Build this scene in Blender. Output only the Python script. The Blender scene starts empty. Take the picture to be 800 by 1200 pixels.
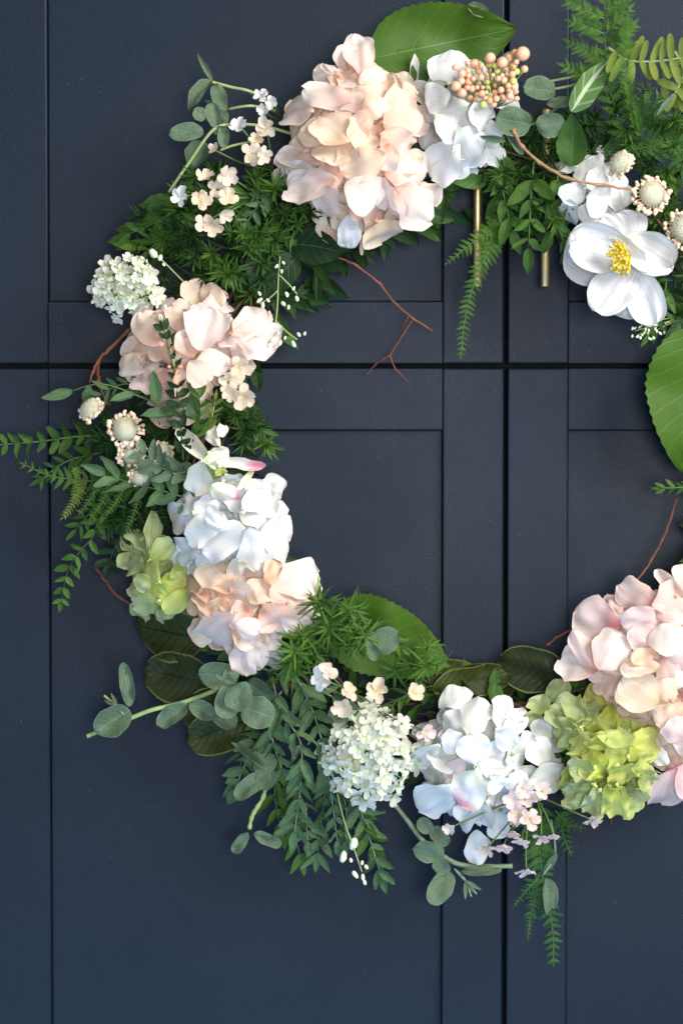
import bpy, math, random
from math import sin, cos, pi, radians, sqrt
from mathutils import Vector, Matrix, noise

random.seed(11)
rnd = random.random
def U(a, b): return a + (b - a) * rnd()

# ------------------------------------------------------------ camera, light
sc = bpy.context.scene
COL = sc.collection
D = 2.0                       # metres from camera to the doors
S = 0.0007                    # metres on the doors per photo pixel
PITCH = radians(2.2)
CAMLOC = Vector((-0.015, -D * cos(PITCH), 1.5 + D * sin(PITCH)))
FOC = D / S
cam_data = bpy.data.cameras.new('camera')
cam = bpy.data.objects.new('camera', cam_data); COL.objects.link(cam)
cam_data.sensor_fit = 'VERTICAL'; cam_data.sensor_height = 36; cam_data.lens = FOC * 36 / 1200
cam_data.clip_end = 50
cam_data.shift_x = 0.0
CAMROT = Matrix.Rotation(radians(90) - PITCH, 3, 'X')
cam.matrix_world = Matrix.Translation(CAMLOC) @ CAMROT.to_4x4()
cam_data.dof.use_dof = True; cam_data.dof.focus_distance = D - 0.072; cam_data.dof.aperture_fstop = 3.0
sc.camera = cam
PX0 = 400 - 0.015 / S * 0

world = bpy.data.worlds.new('World'); sc.world = world; world.use_nodes = True
wb = world.node_tree.nodes['Background']
wb.inputs[0].default_value = (1.0, 0.99, 0.98, 1); wb.inputs[1].default_value = 0.25

def area(name, loc, target, size, energy, col, sy=None):
    l = bpy.data.lights.new(name, 'AREA'); l.shape = 'RECTANGLE'; l.size = size; l.size_y = sy or size
    l.energy = energy; l.color = col
    o = bpy.data.objects.new(name, l); COL.objects.link(o); o.location = loc
    o.rotation_euler = (Vector(target) - Vector(loc)).to_track_quat('-Z', 'Y').to_euler()
    return o
area('window_light', (1.6, -1.7, 2.6), (0.05, 0, 1.45), 1.4, 106, (1.0, 0.965, 0.91), 1.2)
area('room_window_light', (0.30, -3.1, 1.56), (0.0, 0, 1.5), 0.75, 46, (0.98, 0.99, 1.0), 0.7)
area('low_blue_fill_light', (-0.30, -0.85, 0.30), (-0.02, 0, 0.90), 0.9, 12, (0.20, 0.54, 1.0), 0.5)  # added blue lamp, not a window: tints the lower part of the doors
vs = sc.view_settings
vs.view_transform = 'Standard'; vs.look = 'None'; vs.exposure = 0.0; vs.gamma = 1.0; vs.use_curve_mapping = False

# ------------------------------------------------------------ helpers
def W(px, py, h=0.0):
    """photo pixel + height above the doors (m) -> world point"""
    d = CAMROT @ Vector(((px - 400) / FOC, (600 - py) / FOC, -1))
    t = (-h - CAMLOC.y) / d.y
    return CAMLOC + d * t
def K(h=0.05): return S * (D - h) / D

def mesh_from(name, V, F, uv=None, smooth=True, mat=None):
    me = bpy.data.meshes.new(name); me.from_pydata([tuple(v) for v in V], [], F)
    if uv:
        l = me.uv_layers.new(name='UVMap')
        for lp in me.loops: l.data[lp.index].uv = uv[lp.vertex_index]
    if smooth: me.polygons.foreach_set('use_smooth', [True] * len(F))
    if mat: me.materials.append(mat)
    me.update(); return me

WM = {}
def link(name, me, parent=None, mw=None, label=None):
    o = bpy.data.objects.new(name, me); COL.objects.link(o)
    mw = mw if mw is not None else Matrix.Identity(4)
    if parent is not None:
        o.parent = parent; o.matrix_local = WM[parent.name].inverted() @ mw
    else: o.matrix_local = mw
    WM[o.name] = mw
    if label: o['label'] = label
    return o

class MB:
    def __init__(s): s.V = []; s.F = []; s.M = []
    def tube(s, pts, r, n=6, mi=0, cap=True):
        pts = [Vector(p) for p in pts]
        rs = r if isinstance(r, (list, tuple)) else [r] * len(pts)
        b0 = len(s.V); prev = Vector((0.3, 0.1, 0.9)).normalized()
        for i, p in enumerate(pts):
            t = (pts[min(i + 1, len(pts) - 1)] - pts[max(i - 1, 0)])
            t = t.normalized() if t.length > 1e-9 else Vector((0, 0, 1))
            a = prev - t * prev.dot(t)
            if a.length < 1e-4: a = Vector((1, 0, 0)) - t * t.x
            a.normalize(); b = t.cross(a); prev = a
            for k in range(n):
                q = 2 * pi * k / n
                s.V.append(p + (a * cos(q) + b * sin(q)) * rs[i])
        for i in range(len(pts) - 1):
            for k in range(n):
                k2 = (k + 1) % n
                s.F.append((b0 + i * n + k, b0 + i * n + k2, b0 + (i + 1) * n + k2, b0 + (i + 1) * n + k)); s.M.append(mi)
        if cap:
            s.F.append(tuple(b0 + k for k in reversed(range(n)))); s.M.append(mi)
            s.F.append(tuple(b0 + (len(pts) - 1) * n + k for k in range(n))); s.M.append(mi)
    def ball(s, c, r, seg=8, rings=5, mi=0, sz=1.0, bump=0.0):
        c = Vector(c); b0 = len(s.V)
        rx, ry, rz = (r, r, r * sz) if not isinstance(r, (tuple, list)) else r
        s.V.append(c + Vector((0, 0, rz)))
        for i in range(1, rings):
            for k in range(seg):
                th = pi * i / rings; ph = 2 * pi * k / seg; j = 1 + bump * (rnd() - .5)
                s.V.append(c + Vector((rx * sin(th) * cos(ph), ry * sin(th) * sin(ph), rz * cos(th))) * j)
        s.V.append(c - Vector((0, 0, rz)))
        e = len(s.V) - 1
        for k in range(seg):
            s.F.append((b0, b0 + 1 + k, b0 + 1 + (k + 1) % seg)); s.M.append(mi)
            o = b0 + 1 + (rings - 2) * seg
            s.F.append((e, o + (k + 1) % seg, o + k)); s.M.append(mi)
        for i in range(rings - 2):
            for k in range(seg):
                a = b0 + 1 + i * seg
                s.F.append((a + k, a + seg + k, a + seg + (k + 1) % seg, a + (k + 1) % seg)); s.M.append(mi)
    def add(s, V, F, mw=None, mi=0):
        b0 = len(s.V)
        s.V += [mw @ v if mw is not None else v for v in V]
        s.F += [tuple(b0 + i for i in f) for f in F]; s.M += [mi] * len(F)
    def me(s, name, mats, origin=None, smooth=True):
        V = [v - origin for v in s.V] if origin is not None else s.V
        me = mesh_from(name, V, s.F, smooth=smooth)
        for m in (mats if isinstance(mats, (list, tuple)) else [mats]): me.materials.append(m)
        me.polygons.foreach_set('material_index', s.M); return me
    def build(s, name, mats, parent, origin, label=None, smooth=True):
        origin = Vector(origin)
        return link(name, s.me(name, mats, origin, smooth), parent, Matrix.Translation(origin), label)

def smooth_path(pts, n=6):
    """Catmull-Rom through points"""
    P = [Vector(p) for p in pts]; out = []
    if len(P) == 2:
        return [P[0].lerp(P[1], i / n) for i in range(n + 1)]
    for i in range(len(P) - 1):
        p0 = P[max(i - 1, 0)]; p1 = P[i]; p2 = P[i + 1]; p3 = P[min(i + 2, len(P) - 1)]
        for k in range(n):
            t = k / n
            out.append(0.5 * ((2 * p1) + (p2 - p0) * t + (2 * p0 - 5 * p1 + 4 * p2 - p3) * t * t + (3 * p1 - p0 - 3 * p2 + p3) * t ** 3))
    out.append(P[-1]); return out

# ------------------------------------------------------------ materials
def newmat(name):
    m = bpy.data.materials.new(name); m.use_nodes = True
    nt = m.node_tree; b = nt.nodes['Principled BSDF']; return m, nt, b
def nd(nt, t, **kw):
    n = nt.nodes.new(t)
    for k, v in kw.items(): setattr(n, k, v)
    return n
def mixc(nt, fac, a, b, mode='MIX'):
    n = nd(nt, 'ShaderNodeMix', data_type='RGBA', blend_type=mode)
    for i, v in ((0, fac), (6, a), (7, b)):
        if isinstance(v, (int, float)): n.inputs[i].default_value = v
        elif isinstance(v, tuple): n.inputs[i].default_value = (*v, 1) if len(v) == 3 else v
        else: nt.links.new(v, n.inputs[i])
    return n.outputs[2]
def math_(nt, op, a, b=None, c=None, clamp=False):
    n = nd(nt, 'ShaderNodeMath', operation=op); n.use_clamp = clamp
    for i, v in enumerate((a, b, c)):
        if v is None: continue
        if isinstance(v, (int, float)): n.inputs[i].default_value = v
        else: nt.links.new(v, n.inputs[i])
    return n.outputs[0]
def ramp(nt, fac, stops):
    n = nd(nt, 'ShaderNodeValToRGB')
    while len(n.color_ramp.elements) < len(stops): n.color_ramp.elements.new(0.5)
    for e, (p, c) in zip(n.color_ramp.elements, stops): e.position = p; e.color = (*c, 1)
    nt.links.new(fac, n.inputs[0]); return n.outputs[0]
def translucent(nt, b, col, fac):
    tr = nd(nt, 'ShaderNodeBsdfTranslucent'); mx = nd(nt, 'ShaderNodeMixShader'); mx.inputs[0].default_value = fac
    out = nt.nodes['Material Output']
    nt.links.new(col, tr.inputs[0]); nt.links.new(b.outputs[0], mx.inputs[1]); nt.links.new(tr.outputs[0], mx.inputs[2])
    nt.links.new(mx.outputs[0], out.inputs[0])

def petal_mat(name, base, mid, edge, alt, tipc=None, tr=0.32, rough=0.62, vein=.22):
    """cloth petal: colour runs base -> edge along v, each petal leaning its own way toward alt"""
    m, nt, b = newmat(name)
    uv = nd(nt, 'ShaderNodeUVMap'); sep = nd(nt, 'ShaderNodeSeparateXYZ'); nt.links.new(uv.outputs[0], sep.inputs[0])
    info = nd(nt, 'ShaderNodeObjectInfo')
    n1 = nd(nt, 'ShaderNodeTexNoise'); n1.inputs['Scale'].default_value = 2.2; n1.noise_dimensions = '4D'
    nt.links.new(uv.outputs[0], n1.inputs['Vector']); nt.links.new(math_(nt, 'MULTIPLY', info.outputs['Random'], 57.), n1.inputs['W'])
    v = math_(nt, 'ADD', sep.outputs[1], math_(nt, 'MULTIPLY_ADD', n1.outputs[0], 0.5, -0.25))
    stops = [(0.05, base), (0.38, mid), (0.8, edge)]
    if tipc: stops[-1] = (0.70, edge); stops.append((0.90, tipc))
    col = ramp(nt, v, stops)
    f = math_(nt, 'MULTIPLY', info.outputs['Random'], 0.3 if tipc else 0.9)
    col = mixc(nt, f, col, alt)
    # veins: fine lines fanning from the base
    vm = nd(nt, 'ShaderNodeCombineXYZ')
    nt.links.new(math_(nt, 'MULTIPLY', sep.outputs[0], 24.), vm.inputs[0]); nt.links.new(math_(nt, 'MULTIPLY', sep.outputs[1], 1.3), vm.inputs[1])
    nt.links.new(math_(nt, 'MULTIPLY', info.outputs['Random'], 31.), vm.inputs[2])
    vn = nd(nt, 'ShaderNodeTexNoise'); vn.inputs['Scale'].default_value = 1.; vn.inputs['Detail'].default_value = 3
    nt.links.new(vm.outputs[0], vn.inputs['Vector'])
    vr = nd(nt, 'ShaderNodeMapRange'); vr.inputs[1].default_value = .42; vr.inputs[2].default_value = .6; vr.inputs[3].default_value = 0.0; vr.inputs[4].default_value = vein
    nt.links.new(vn.outputs[0], vr.inputs[0])
    dark = mixc(nt, 1.0, col, tuple(0.78 * x + 0.1 * y for x, y in zip(mid, base)), 'MULTIPLY')
    col = mixc(nt, vr.outputs[0], col, dark)
    rimn = math_(nt, 'MULTIPLY', math_(nt, 'ABSOLUTE', math_(nt, 'SUBTRACT', sep.outputs[0], 0.5)), 2.)
    rim_ = math_(nt, 'MAXIMUM', rimn, sep.outputs[1]); rr2 = nd(nt, 'ShaderNodeMapRange'); rr2.inputs[1].default_value = .93; rr2.inputs[2].default_value = 1.0; rr2.inputs[4].default_value = .18
    nt.links.new(rim_, rr2.inputs[0])
    col = mixc(nt, rr2.outputs[0], col, tuple(x * y for x, y in zip(mid, (.86, .76, .62))))
    nt.links.new(col, b.inputs['Base Color']); b.inputs['Roughness'].default_value = rough
    b.inputs['Specular IOR Level'].default_value = 0.25
    b.inputs['Sheen Weight'].default_value = 0.15
    bp = nd(nt, 'ShaderNodeBump'); bp.inputs['Strength'].default_value = 0.35; bp.inputs['Distance'].default_value = 0.0006
    nt.links.new(vn.outputs[0], bp.inputs['Height']); nt.links.new(bp.outputs[0], b.inputs['Normal'])
    translucent(nt, b, col, tr); return m

def leaf_mat(name, c1, c2, vein, veinw=0.035, side=7, rim=None, rough=0.5, tr=0.2, dust=None, sidestr=0.35, spec=0.22, bumpd=0.0015):
    m, nt, b = newmat(name)
    uv = nd(nt, 'ShaderNodeUVMap'); sep = nd(nt, 'ShaderNodeSeparateXYZ'); nt.links.new(uv.outputs[0], sep.inputs[0])
    info = nd(nt, 'ShaderNodeObjectInfo')
    n1 = nd(nt, 'ShaderNodeTexNoise'); n1.noise_dimensions = '4D'; n1.inputs['Scale'].default_value = 3.5; n1.inputs['Detail'].default_value = 5
    nt.links.new(uv.outputs[0], n1.inputs['Vector']); nt.links.new(math_(nt, 'MULTIPLY', info.outputs['Random'], 43.), n1.inputs['W'])
    f = math_(nt, 'MULTIPLY_ADD', n1.outputs[0], 0.9, math_(nt, 'MULTIPLY_ADD', info.outputs['Random'], 0.9, -0.45), clamp=True)
    col = mixc(nt, f, c1, c2)
    au = math_(nt, 'ABSOLUTE', math_(nt, 'SUBTRACT', sep.outputs[0], 0.5))      # 0 mid .. .5 edge
    mid = math_(nt, 'LESS_THAN', au, veinw * .5)
    wob = math_(nt, 'MULTIPLY', n1.outputs[0], 0.06)
    ph = math_(nt, 'FRACT', math_(nt, 'MULTIPLY', math_(nt, 'ADD', math_(nt, 'SUBTRACT', sep.outputs[1], math_(nt, 'MULTIPLY', au, 0.55)), wob), float(side)))
    sv = math_(nt, 'ABSOLUTE', math_(nt, 'SUBTRACT', ph, 0.5))                  # 0 on the vein
    svl = nd(nt, 'ShaderNodeMapRange'); svl.inputs[1].default_value = 0.0; svl.inputs[2].default_value = .13; svl.inputs[3].default_value = 1; svl.inputs[4].default_value = 0
    nt.links.new(sv, svl.inputs[0])
    vv = math_(nt, 'MAXIMUM', mid, math_(nt, 'MULTIPLY', svl.outputs[0], sidestr))
    col = mixc(nt, vv, col, vein)
    if rim:
        e = math_(nt, 'GREATER_THAN', au, 0.465); col = mixc(nt, math_(nt, 'MULTIPLY', e, 0.8), col, rim)
    n3 = nd(nt, 'ShaderNodeTexNoise'); n3.noise_dimensions = '4D'; n3.inputs['Scale'].default_value = 7; n3.inputs['Detail'].default_value = 6
    nt.links.new(uv.outputs[0], n3.inputs['Vector']); nt.links.new(math_(nt, 'MULTIPLY', info.outputs['Random'], 91.), n3.inputs['W'])
    m3 = nd(nt, 'ShaderNodeMapRange'); m3.inputs[1].default_value = .6; m3.inputs[2].default_value = .72; m3.inputs[4].default_value = .5
    nt.links.new(n3.outputs[0], m3.inputs[0]); col = mixc(nt, m3.outputs[0], col, tuple(x * y for x, y in zip(c1, (1.1, .6, .6))))
    if dust:
        n2 = nd(nt, 'ShaderNodeTexNoise'); n2.inputs['Scale'].default_value = 900; n2.inputs['Detail'].default_value = 3
        geo = nd(nt, 'ShaderNodeNewGeometry'); nt.links.new(geo.outputs['Position'], n2.inputs['Vector'])
        mr = nd(nt, 'ShaderNodeMapRange'); mr.inputs[1].default_value = .4; mr.inputs[2].default_value = .7; mr.inputs[4].default_value = .75
        nt.links.new(n2.outputs[0], mr.inputs[0]); col = mixc(nt, mr.outputs[0], col, dust)
    nt.links.new(col, b.inputs['Base Color']); b.inputs['Roughness'].default_value = rough; b.inputs['Specular IOR Level'].default_value = spec
    bp = nd(nt, 'ShaderNodeBump'); bp.inputs['Strength'].default_value = 0.5; bp.inputs['Distance'].default_value = bumpd; bp.invert = True
    nt.links.new(math_(nt, 'ADD', vv, math_(nt, 'MULTIPLY', n1.outputs[0], .5)), bp.inputs['Height']); nt.links.new(bp.outputs[0], b.inputs['Normal'])
    translucent(nt, b, col, tr); return m

def plain_mat(name, c1, c2=None, rough=0.6, scale=60, metal=0.0, bump=0.3, dist=0.0006, tr=0, spec=.4):
    m, nt, b = newmat(name)
    tc = nd(nt, 'ShaderNodeNewGeometry')
    n = nd(nt, 'ShaderNodeTexNoise'); n.inputs['Scale'].default_value = scale; n.inputs['Detail'].default_value = 5
    nt.links.new(tc.outputs['Position'], n.inputs['Vector'])
    mr = nd(nt, 'ShaderNodeMapRange'); mr.inputs[1].default_value = .3; mr.inputs[2].default_value = .7; nt.links.new(n.outputs[0], mr.inputs[0])
    col = mixc(nt, mr.outputs[0], c1, c2 or tuple(x * .7 for x in c1))
    nt.links.new(col, b.inputs['Base Color']); b.inputs['Roughness'].default_value = rough; b.inputs['Metallic'].default_value = metal
    b.inputs['Specular IOR Level'].default_value = spec
    bp = nd(nt, 'ShaderNodeBump'); bp.inputs['Strength'].default_value = bump; bp.inputs['Distance'].default_value = dist
    nt.links.new(n.outputs[0], bp.inputs['Height']); nt.links.new(bp.outputs[0], b.inputs['Normal'])
    if tr: translucent(nt, b, col, tr)
    return m

def paint_mat():
    m, nt, b = newmat('dark_navy_paint')
    g = nd(nt, 'ShaderNodeNewGeometry'); info = nd(nt, 'ShaderNodeObjectInfo')
    fine = nd(nt, 'ShaderNodeTexNoise'); fine.inputs['Scale'].default_value = 760; fine.inputs['Detail'].default_value = 4; fine.inputs['Roughness'].default_value = .6
    nt.links.new(g.outputs['Position'], fine.inputs['Vector'])
    big = nd(nt, 'ShaderNodeTexNoise'); big.inputs['Scale'].default_value = 9; big.inputs['Detail'].default_value = 4
    nt.links.new(g.outputs['Position'], big.inputs['Vector'])
    mp = nd(nt, 'ShaderNodeMapping'); mp.inputs['Scale'].default_value = (1, 1, 0.06); nt.links.new(g.outputs['Position'], mp.inputs[0])
    br = nd(nt, 'ShaderNodeTexNoise'); br.inputs['Scale'].default_value = 600; br.inputs['Detail'].default_value = 2
    nt.links.new(mp.outputs[0], br.inputs['Vector'])
    col = mixc(nt, big.outputs[0], (0.0066, 0.0138, 0.0268), (0.0090, 0.0165, 0.0302))
    sp = nd(nt, 'ShaderNodeMapRange'); sp.inputs[1].default_value = .30; sp.inputs[2].default_value = .40; sp.inputs[3].default_value = .55; sp.inputs[4].default_value = 0
    nt.links.new(fine.outputs[0], sp.inputs[0])
    col = mixc(nt, sp.outputs[0], col, (0.010, 0.014, 0.024))
    # sparse pale dust specks
    vo = nd(nt, 'ShaderNodeTexVoronoi'); vo.inputs['Scale'].default_value = 55; nt.links.new(g.outputs['Position'], vo.inputs['Vector'])
    ds = math_(nt, 'LESS_THAN', vo.outputs['Distance'], 0.028)
    col = mixc(nt, math_(nt, 'MULTIPLY', ds, .4), col, (0.2, 0.2, 0.2))
    nt.links.new(col, b.inputs['Base Color'])
    b.inputs['Roughness'].default_value = 0.35; b.inputs['Specular IOR Level'].default_value = 0.145
    rv = nd(nt, 'ShaderNodeMapRange'); rv.inputs[1].default_value = .35; rv.inputs[2].default_value = .65; rv.inputs[3].default_value = .29; rv.inputs[4].default_value = .43
    nt.links.new(big.outputs[0], rv.inputs[0]); nt.links.new(rv.outputs[0], b.inputs['Roughness'])
    h = math_(nt, 'ADD', math_(nt, 'MULTIPLY', fine.outputs[0], 1.0), math_(nt, 'MULTIPLY', br.outputs[0], .12))
    bp = nd(nt, 'ShaderNodeBump'); bp.inputs['Strength'].default_value = .55; bp.inputs['Distance'].default_value = 0.0006
    nt.links.new(h, bp.inputs['Height']); nt.links.new(bp.outputs[0], b.inputs['Normal'])
    return m

PAINT = paint_mat()
DARK = plain_mat('dark_gap', (0.006, 0.007, 0.010), rough=.9)
BRASS = plain_mat('brushed_brass', (0.88, 0.66, 0.33), (0.78, 0.56, 0.26), rough=.42, metal=1, scale=200, bump=.1)
P = {}
P['peach']  = petal_mat('peach_petal', (0.82, 0.40, 0.28), (0.88, 0.63, 0.52), (0.89, 0.78, 0.71), (0.89, 0.71, 0.60))
P['pinkw']  = petal_mat('pink_white_petal', (0.83, 0.46, 0.38), (0.88, 0.71, 0.65), (0.88, 0.80, 0.76), (0.88, 0.78, 0.73))
P['cream']  = petal_mat('cream_petal', (0.84, 0.56, 0.28), (0.86, 0.69, 0.52), (0.87, 0.77, 0.65), (0.87, 0.71, 0.58))
P['orange'] = petal_mat('apricot_petal', (0.78, 0.36, 0.20), (0.85, 0.55, 0.39), (0.87, 0.68, 0.54), (0.86, 0.63, 0.47))
P['white']  = petal_mat('white_petal', (0.70, 0.76, 0.62), (0.77, 0.77, 0.745), (0.79, 0.79, 0.785), (0.75, 0.765, 0.79), tr=.2)
P['bluew']  = petal_mat('bluish_white_petal', (0.62, 0.70, 0.60), (0.68, 0.71, 0.71), (0.73, 0.755, 0.77), (0.77, 0.785, 0.785), tr=.2)
P['ptip']   = petal_mat('pink_tipped_petal', (0.66, 0.76, 0.50), (0.82, 0.84, 0.80), (0.85, 0.83, 0.82), (0.85, 0.82, 0.82), tipc=(0.80, 0.26, 0.38), tr=.22)
P['pink']   = petal_mat('pale_pink_petal', (0.70, 0.22, 0.26), (0.85, 0.64, 0.62), (0.86, 0.75, 0.72), (0.85, 0.68, 0.64))
P['lime']   = petal_mat('lime_petal', (0.30, 0.40, 0.06), (0.60, 0.66, 0.12), (0.70, 0.72, 0.24), (0.56, 0.63, 0.22))
P['green']  = petal_mat('pale_green_petal', (0.22, 0.32, 0.07), (0.42, 0.50, 0.18), (0.54, 0.60, 0.32), (0.46, 0.55, 0.30))
P['anem']   = petal_mat('anemone_petal', (0.70, 0.74, 0.60), (0.66, 0.67, 0.69), (0.73, 0.735, 0.75), (0.70, 0.71, 0.75), tr=.15, vein=.45)
P['creamw'] = petal_mat('greenish_white_petal', (0.50, 0.60, 0.20), (0.80, 0.82, 0.66), (0.84, 0.84, 0.78), (0.84, 0.82, 0.76), tr=.2)
P['small']  = petal_mat('small_cream_petal', (0.66, 0.58, 0.24), (0.86, 0.66, 0.47), (0.87, 0.73, 0.57), (0.85, 0.76, 0.66))
P['smallp'] = petal_mat('small_pink_petal', (0.60, 0.55, 0.30), (0.85, 0.62, 0.60), (0.86, 0.70, 0.68), (0.86, 0.76, 0.74))
P['tiny']   = petal_mat('tiny_white_petal', (0.52, 0.62, 0.22), (0.78, 0.82, 0.66), (0.84, 0.85, 0.79), (0.83, 0.85, 0.76))
L = {}
L['bright'] = leaf_mat('bright_green_leaf', (0.042, 0.105, 0.010), (0.074, 0.160, 0.016), (0.10, 0.19, 0.04), side=8, veinw=.018, sidestr=.25, bumpd=.0013)
L['magno']  = leaf_mat('olive_magnolia_leaf', (0.012, 0.022, 0.008), (0.050, 0.068, 0.014), (0.010, 0.016, 0.006), side=9, rim=(0.16, 0.19, 0.05), rough=.5, veinw=.03, sidestr=.65, bumpd=.0008)
L['euc']    = leaf_mat('frosted_leaf', (0.0750, 0.1323, 0.0665), (0.1250, 0.1840, 0.0997), (0.17, 0.24, 0.16), side=6, rough=.7, dust=(0.17, 0.235, 0.18), rim=(0.19, 0.26, 0.16), sidestr=.3)
L['sage']   = leaf_mat('sage_leaf', (0.0420, 0.1063, 0.0400), (0.0840, 0.1625, 0.0650), (0.13, 0.22, 0.12), side=6, rough=.6, veinw=.06, dust=(0.13, 0.21, 0.11))
L['dark']   = leaf_mat('dark_green_leaf', (0.0120, 0.0344, 0.0123), (0.0264, 0.0628, 0.0176), (0.05, 0.10, 0.045), side=6, rough=.45)
L['mid']    = leaf_mat('mid_green_leaf', (0.0340, 0.0945, 0.0154), (0.0765, 0.1688, 0.0242), (0.07, 0.15, 0.05), side=6, rough=.5)
L['needle'] = leaf_mat('needle_green_leaf', (0.0342, 0.0978, 0.0151), (0.1045, 0.2153, 0.0302), (0.06, 0.16, 0.04), side=3, rough=.5, sidestr=.05, veinw=.1)
L['ndark']  = leaf_mat('dark_needle_leaf', (0.0128, 0.0439, 0.0092), (0.0319, 0.0878, 0.0154), (0.04, 0.10, 0.03), side=3, rough=.5, sidestr=.05, veinw=.1)
L['fern']   = leaf_mat('fern_leaf', (0.0525, 0.1500, 0.0180), (0.1050, 0.2250, 0.0315), (0.10, 0.20, 0.06), side=3, rough=.55, sidestr=.05, veinw=.1, tr=.3)
L['fernd']  = leaf_mat('dark_fern_leaf', (0.0300, 0.1105, 0.0198), (0.0600, 0.1560, 0.0270), (0.06, 0.14, 0.05), side=3, rough=.55, sidestr=.05, veinw=.1)
L['yell']   = leaf_mat('yellow_green_fern_leaf', (0.14, 0.22, 0.03), (0.24, 0.30, 0.06), (0.3, 0.34, 0.1), side=3, rough=.55, sidestr=.05, tr=.35)
L['vari']   = leaf_mat('variegated_leaf', (0.075, 0.17, 0.040), (0.15, 0.26, 0.10), (0.45, 0.55, 0.36), side=4, rough=.6, veinw=.16, sidestr=.6)
STEM_G = plain_mat('green_stem', (0.10, 0.17, 0.045), (0.06, 0.12, 0.03), scale=90, tr=.0)
STEM_P = plain_mat('pale_stem', (0.34, 0.42, 0.16), (0.22, 0.30, 0.12), scale=120)
STEM_F = plain_mat('frosted_stem', (0.22, 0.29, 0.18), (0.14, 0.20, 0.12), scale=300)
STEM_D = plain_mat('dark_stem', (0.03, 0.06, 0.02), scale=90)
TWIG = plain_mat('brown_twig', (0.085, 0.040, 0.022), (0.035, 0.017, 0.012), scale=160, bump=.8, dist=.001)
TWIGR = plain_mat('red_brown_twig', (0.22, 0.065, 0.030), (0.10, 0.035, 0.020), scale=200, bump=.6)
TWIGL = plain_mat('light_brown_twig', (0.36, 0.21, 0.11), (0.22, 0.12, 0.06), scale=200, bump=.8)
YEL = plain_mat('yellow_stamen', (0.84, 0.66, 0.07), (0.66, 0.48, 0.03), scale=400, rough=.7)
BERRY = plain_mat('pink_berry', (0.82, 0.36, 0.22), (0.86, 0.52, 0.36), scale=150, rough=.38, spec=.6)
BERRYG = plain_mat('lime_berry', (0.62, 0.66, 0.20), (0.50, 0.56, 0.14), scale=150, rough=.4, spec=.6)
BUDW = plain_mat('white_bud', (0.78, 0.80, 0.66), (0.66, 0.72, 0.46), scale=250, rough=.55)
BUDC = plain_mat('cream_bead', (0.84, 0.70, 0.52), (0.80, 0.58, 0.44), scale=300, rough=.6)
EYEP = plain_mat('pink_floret_eye', (0.62, 0.25, 0.20), (0.72, 0.45, 0.30), scale=300)
PODM = plain_mat('pod_centre', (0.60, 0.60, 0.44), (0.74, 0.70, 0.56), scale=900, rough=.8, bump=1, dist=.0015)

# ------------------------------------------------------------ leaf and petal meshes (unit length along +Y, face +Z)
def blade(a, b, wr, nu=6, nv=9, cup=0., curl=0., wave=0., fold=0., serr=0., twist=0., nw=2.5, seed=0, notch=0., crumple=0.0, ripple=0.0, ragged=0.0):
    R = random.Random(seed); ph = R.uniform(0, 6.28); ph2 = R.uniform(0, 6.28)
    tm = a / (a + b); mx = tm ** a * (1 - tm) ** b
    V = []; UV = []; F = []
    for i in range(nv + 1):
        t = (1 - cos(pi * i / nv)) / 2
        if serr: t = i / nv
        w = (t ** a * (1 - t) ** b) / mx if 0 < t < 1 else 0.0
        w = max(w, 0.02) * wr * .5
        if serr and i % 2: w *= 1 + serr
        wl = w * (1 + ragged * noise.noise(Vector((t * 4, seed * .7, 1)))); wr_ = w * (1 + ragged * noise.noise(Vector((t * 4, seed * .7, 9))))
        for j in range(nu + 1):
            s = -1 + 2 * j / nu
            x = s * (wl if s < 0 else wr_); y = t + ragged * .25 * noise.noise(Vector((s * 2.5, seed * 1.3, 4))) * max(0, t - .4) - (notch * (1 - abs(s)) * max(0, t - .8) * 5 if notch else 0)
            z = fold * abs(x) + cup * (x * x * 4 + (t - .5) ** 2 - .25) + curl * t * t
            z += wave * sin(nw * 2 * pi * t + ph + (pi * .7 if s > 0 else 0)) * abs(s) ** 1.5
            if ripple: z += ripple * sin(s * 9 + ph2 + 1.5 * t) * t * (1 + .4 * sin(7 * t + ph)); y += ripple * 1.5 * sin(s * 7 + ph2) * max(0, t - .75) * 4
            if crumple: z += crumple * noise.noise(Vector((x * 3.1 + seed, y * 3.1, seed * .37)))
            if twist:
                q = twist * t; x, z = x * cos(q) - z * sin(q), x * sin(q) + z * cos(q)
            V.append(Vector((x, y, z))); UV.append((j / nu, t))
    for i in range(nv):
        for j in range(nu):
            k = i * (nu + 1) + j
            F.append((k, k + 1, k + nu + 2, k + nu + 1))
    return V, F, UV

MESH = {}
def lib(kind, mat, shapes):
    """a few variants of one shape in one material"""
    MESH[(kind, mat.name)] = []
    for k, (V, F, UV) in enumerate(shapes):
        MESH[(kind, mat.name)].append(mesh_from(kind, V, F, UV, mat=mat))
SH = {}
SH['petal'] = [blade(.60, .36, .95, 14, 14, cup=U(-.12, .16), curl=U(-.32, .18), wave=U(.03, .075), nw=U(1.0, 2.0), seed=i, fold=U(-.2, .2), notch=U(0, .03), crumple=.09, ripple=.008, ragged=.26, twist=U(-.4, .4)) for i in range(18)]
SH['ruffle'] = [blade(.50, .32, 1.0, 12, 14, ripple=.014, ragged=.3, cup=U(.1, .5), curl=U(-.3, .2), wave=U(.06, .12), nw=U(2, 3.4), seed=50 + i, notch=.05, crumple=.25) for i in range(8)]
SH['narrow'] = [blade(.7, .6, .45, 6, 9, cup=.8, curl=U(-.2, .2), wave=.03, seed=20 + i, fold=.3, crumple=.12) for i in range(4)]
SH['anem'] = [blade(.5, .29, .85, 20, 16, cup=U(.15, .4), curl=U(-.15, .05), wave=.03, nw=2, seed=70 + i, crumple=.1, ripple=.024) for i in range(6)]
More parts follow.
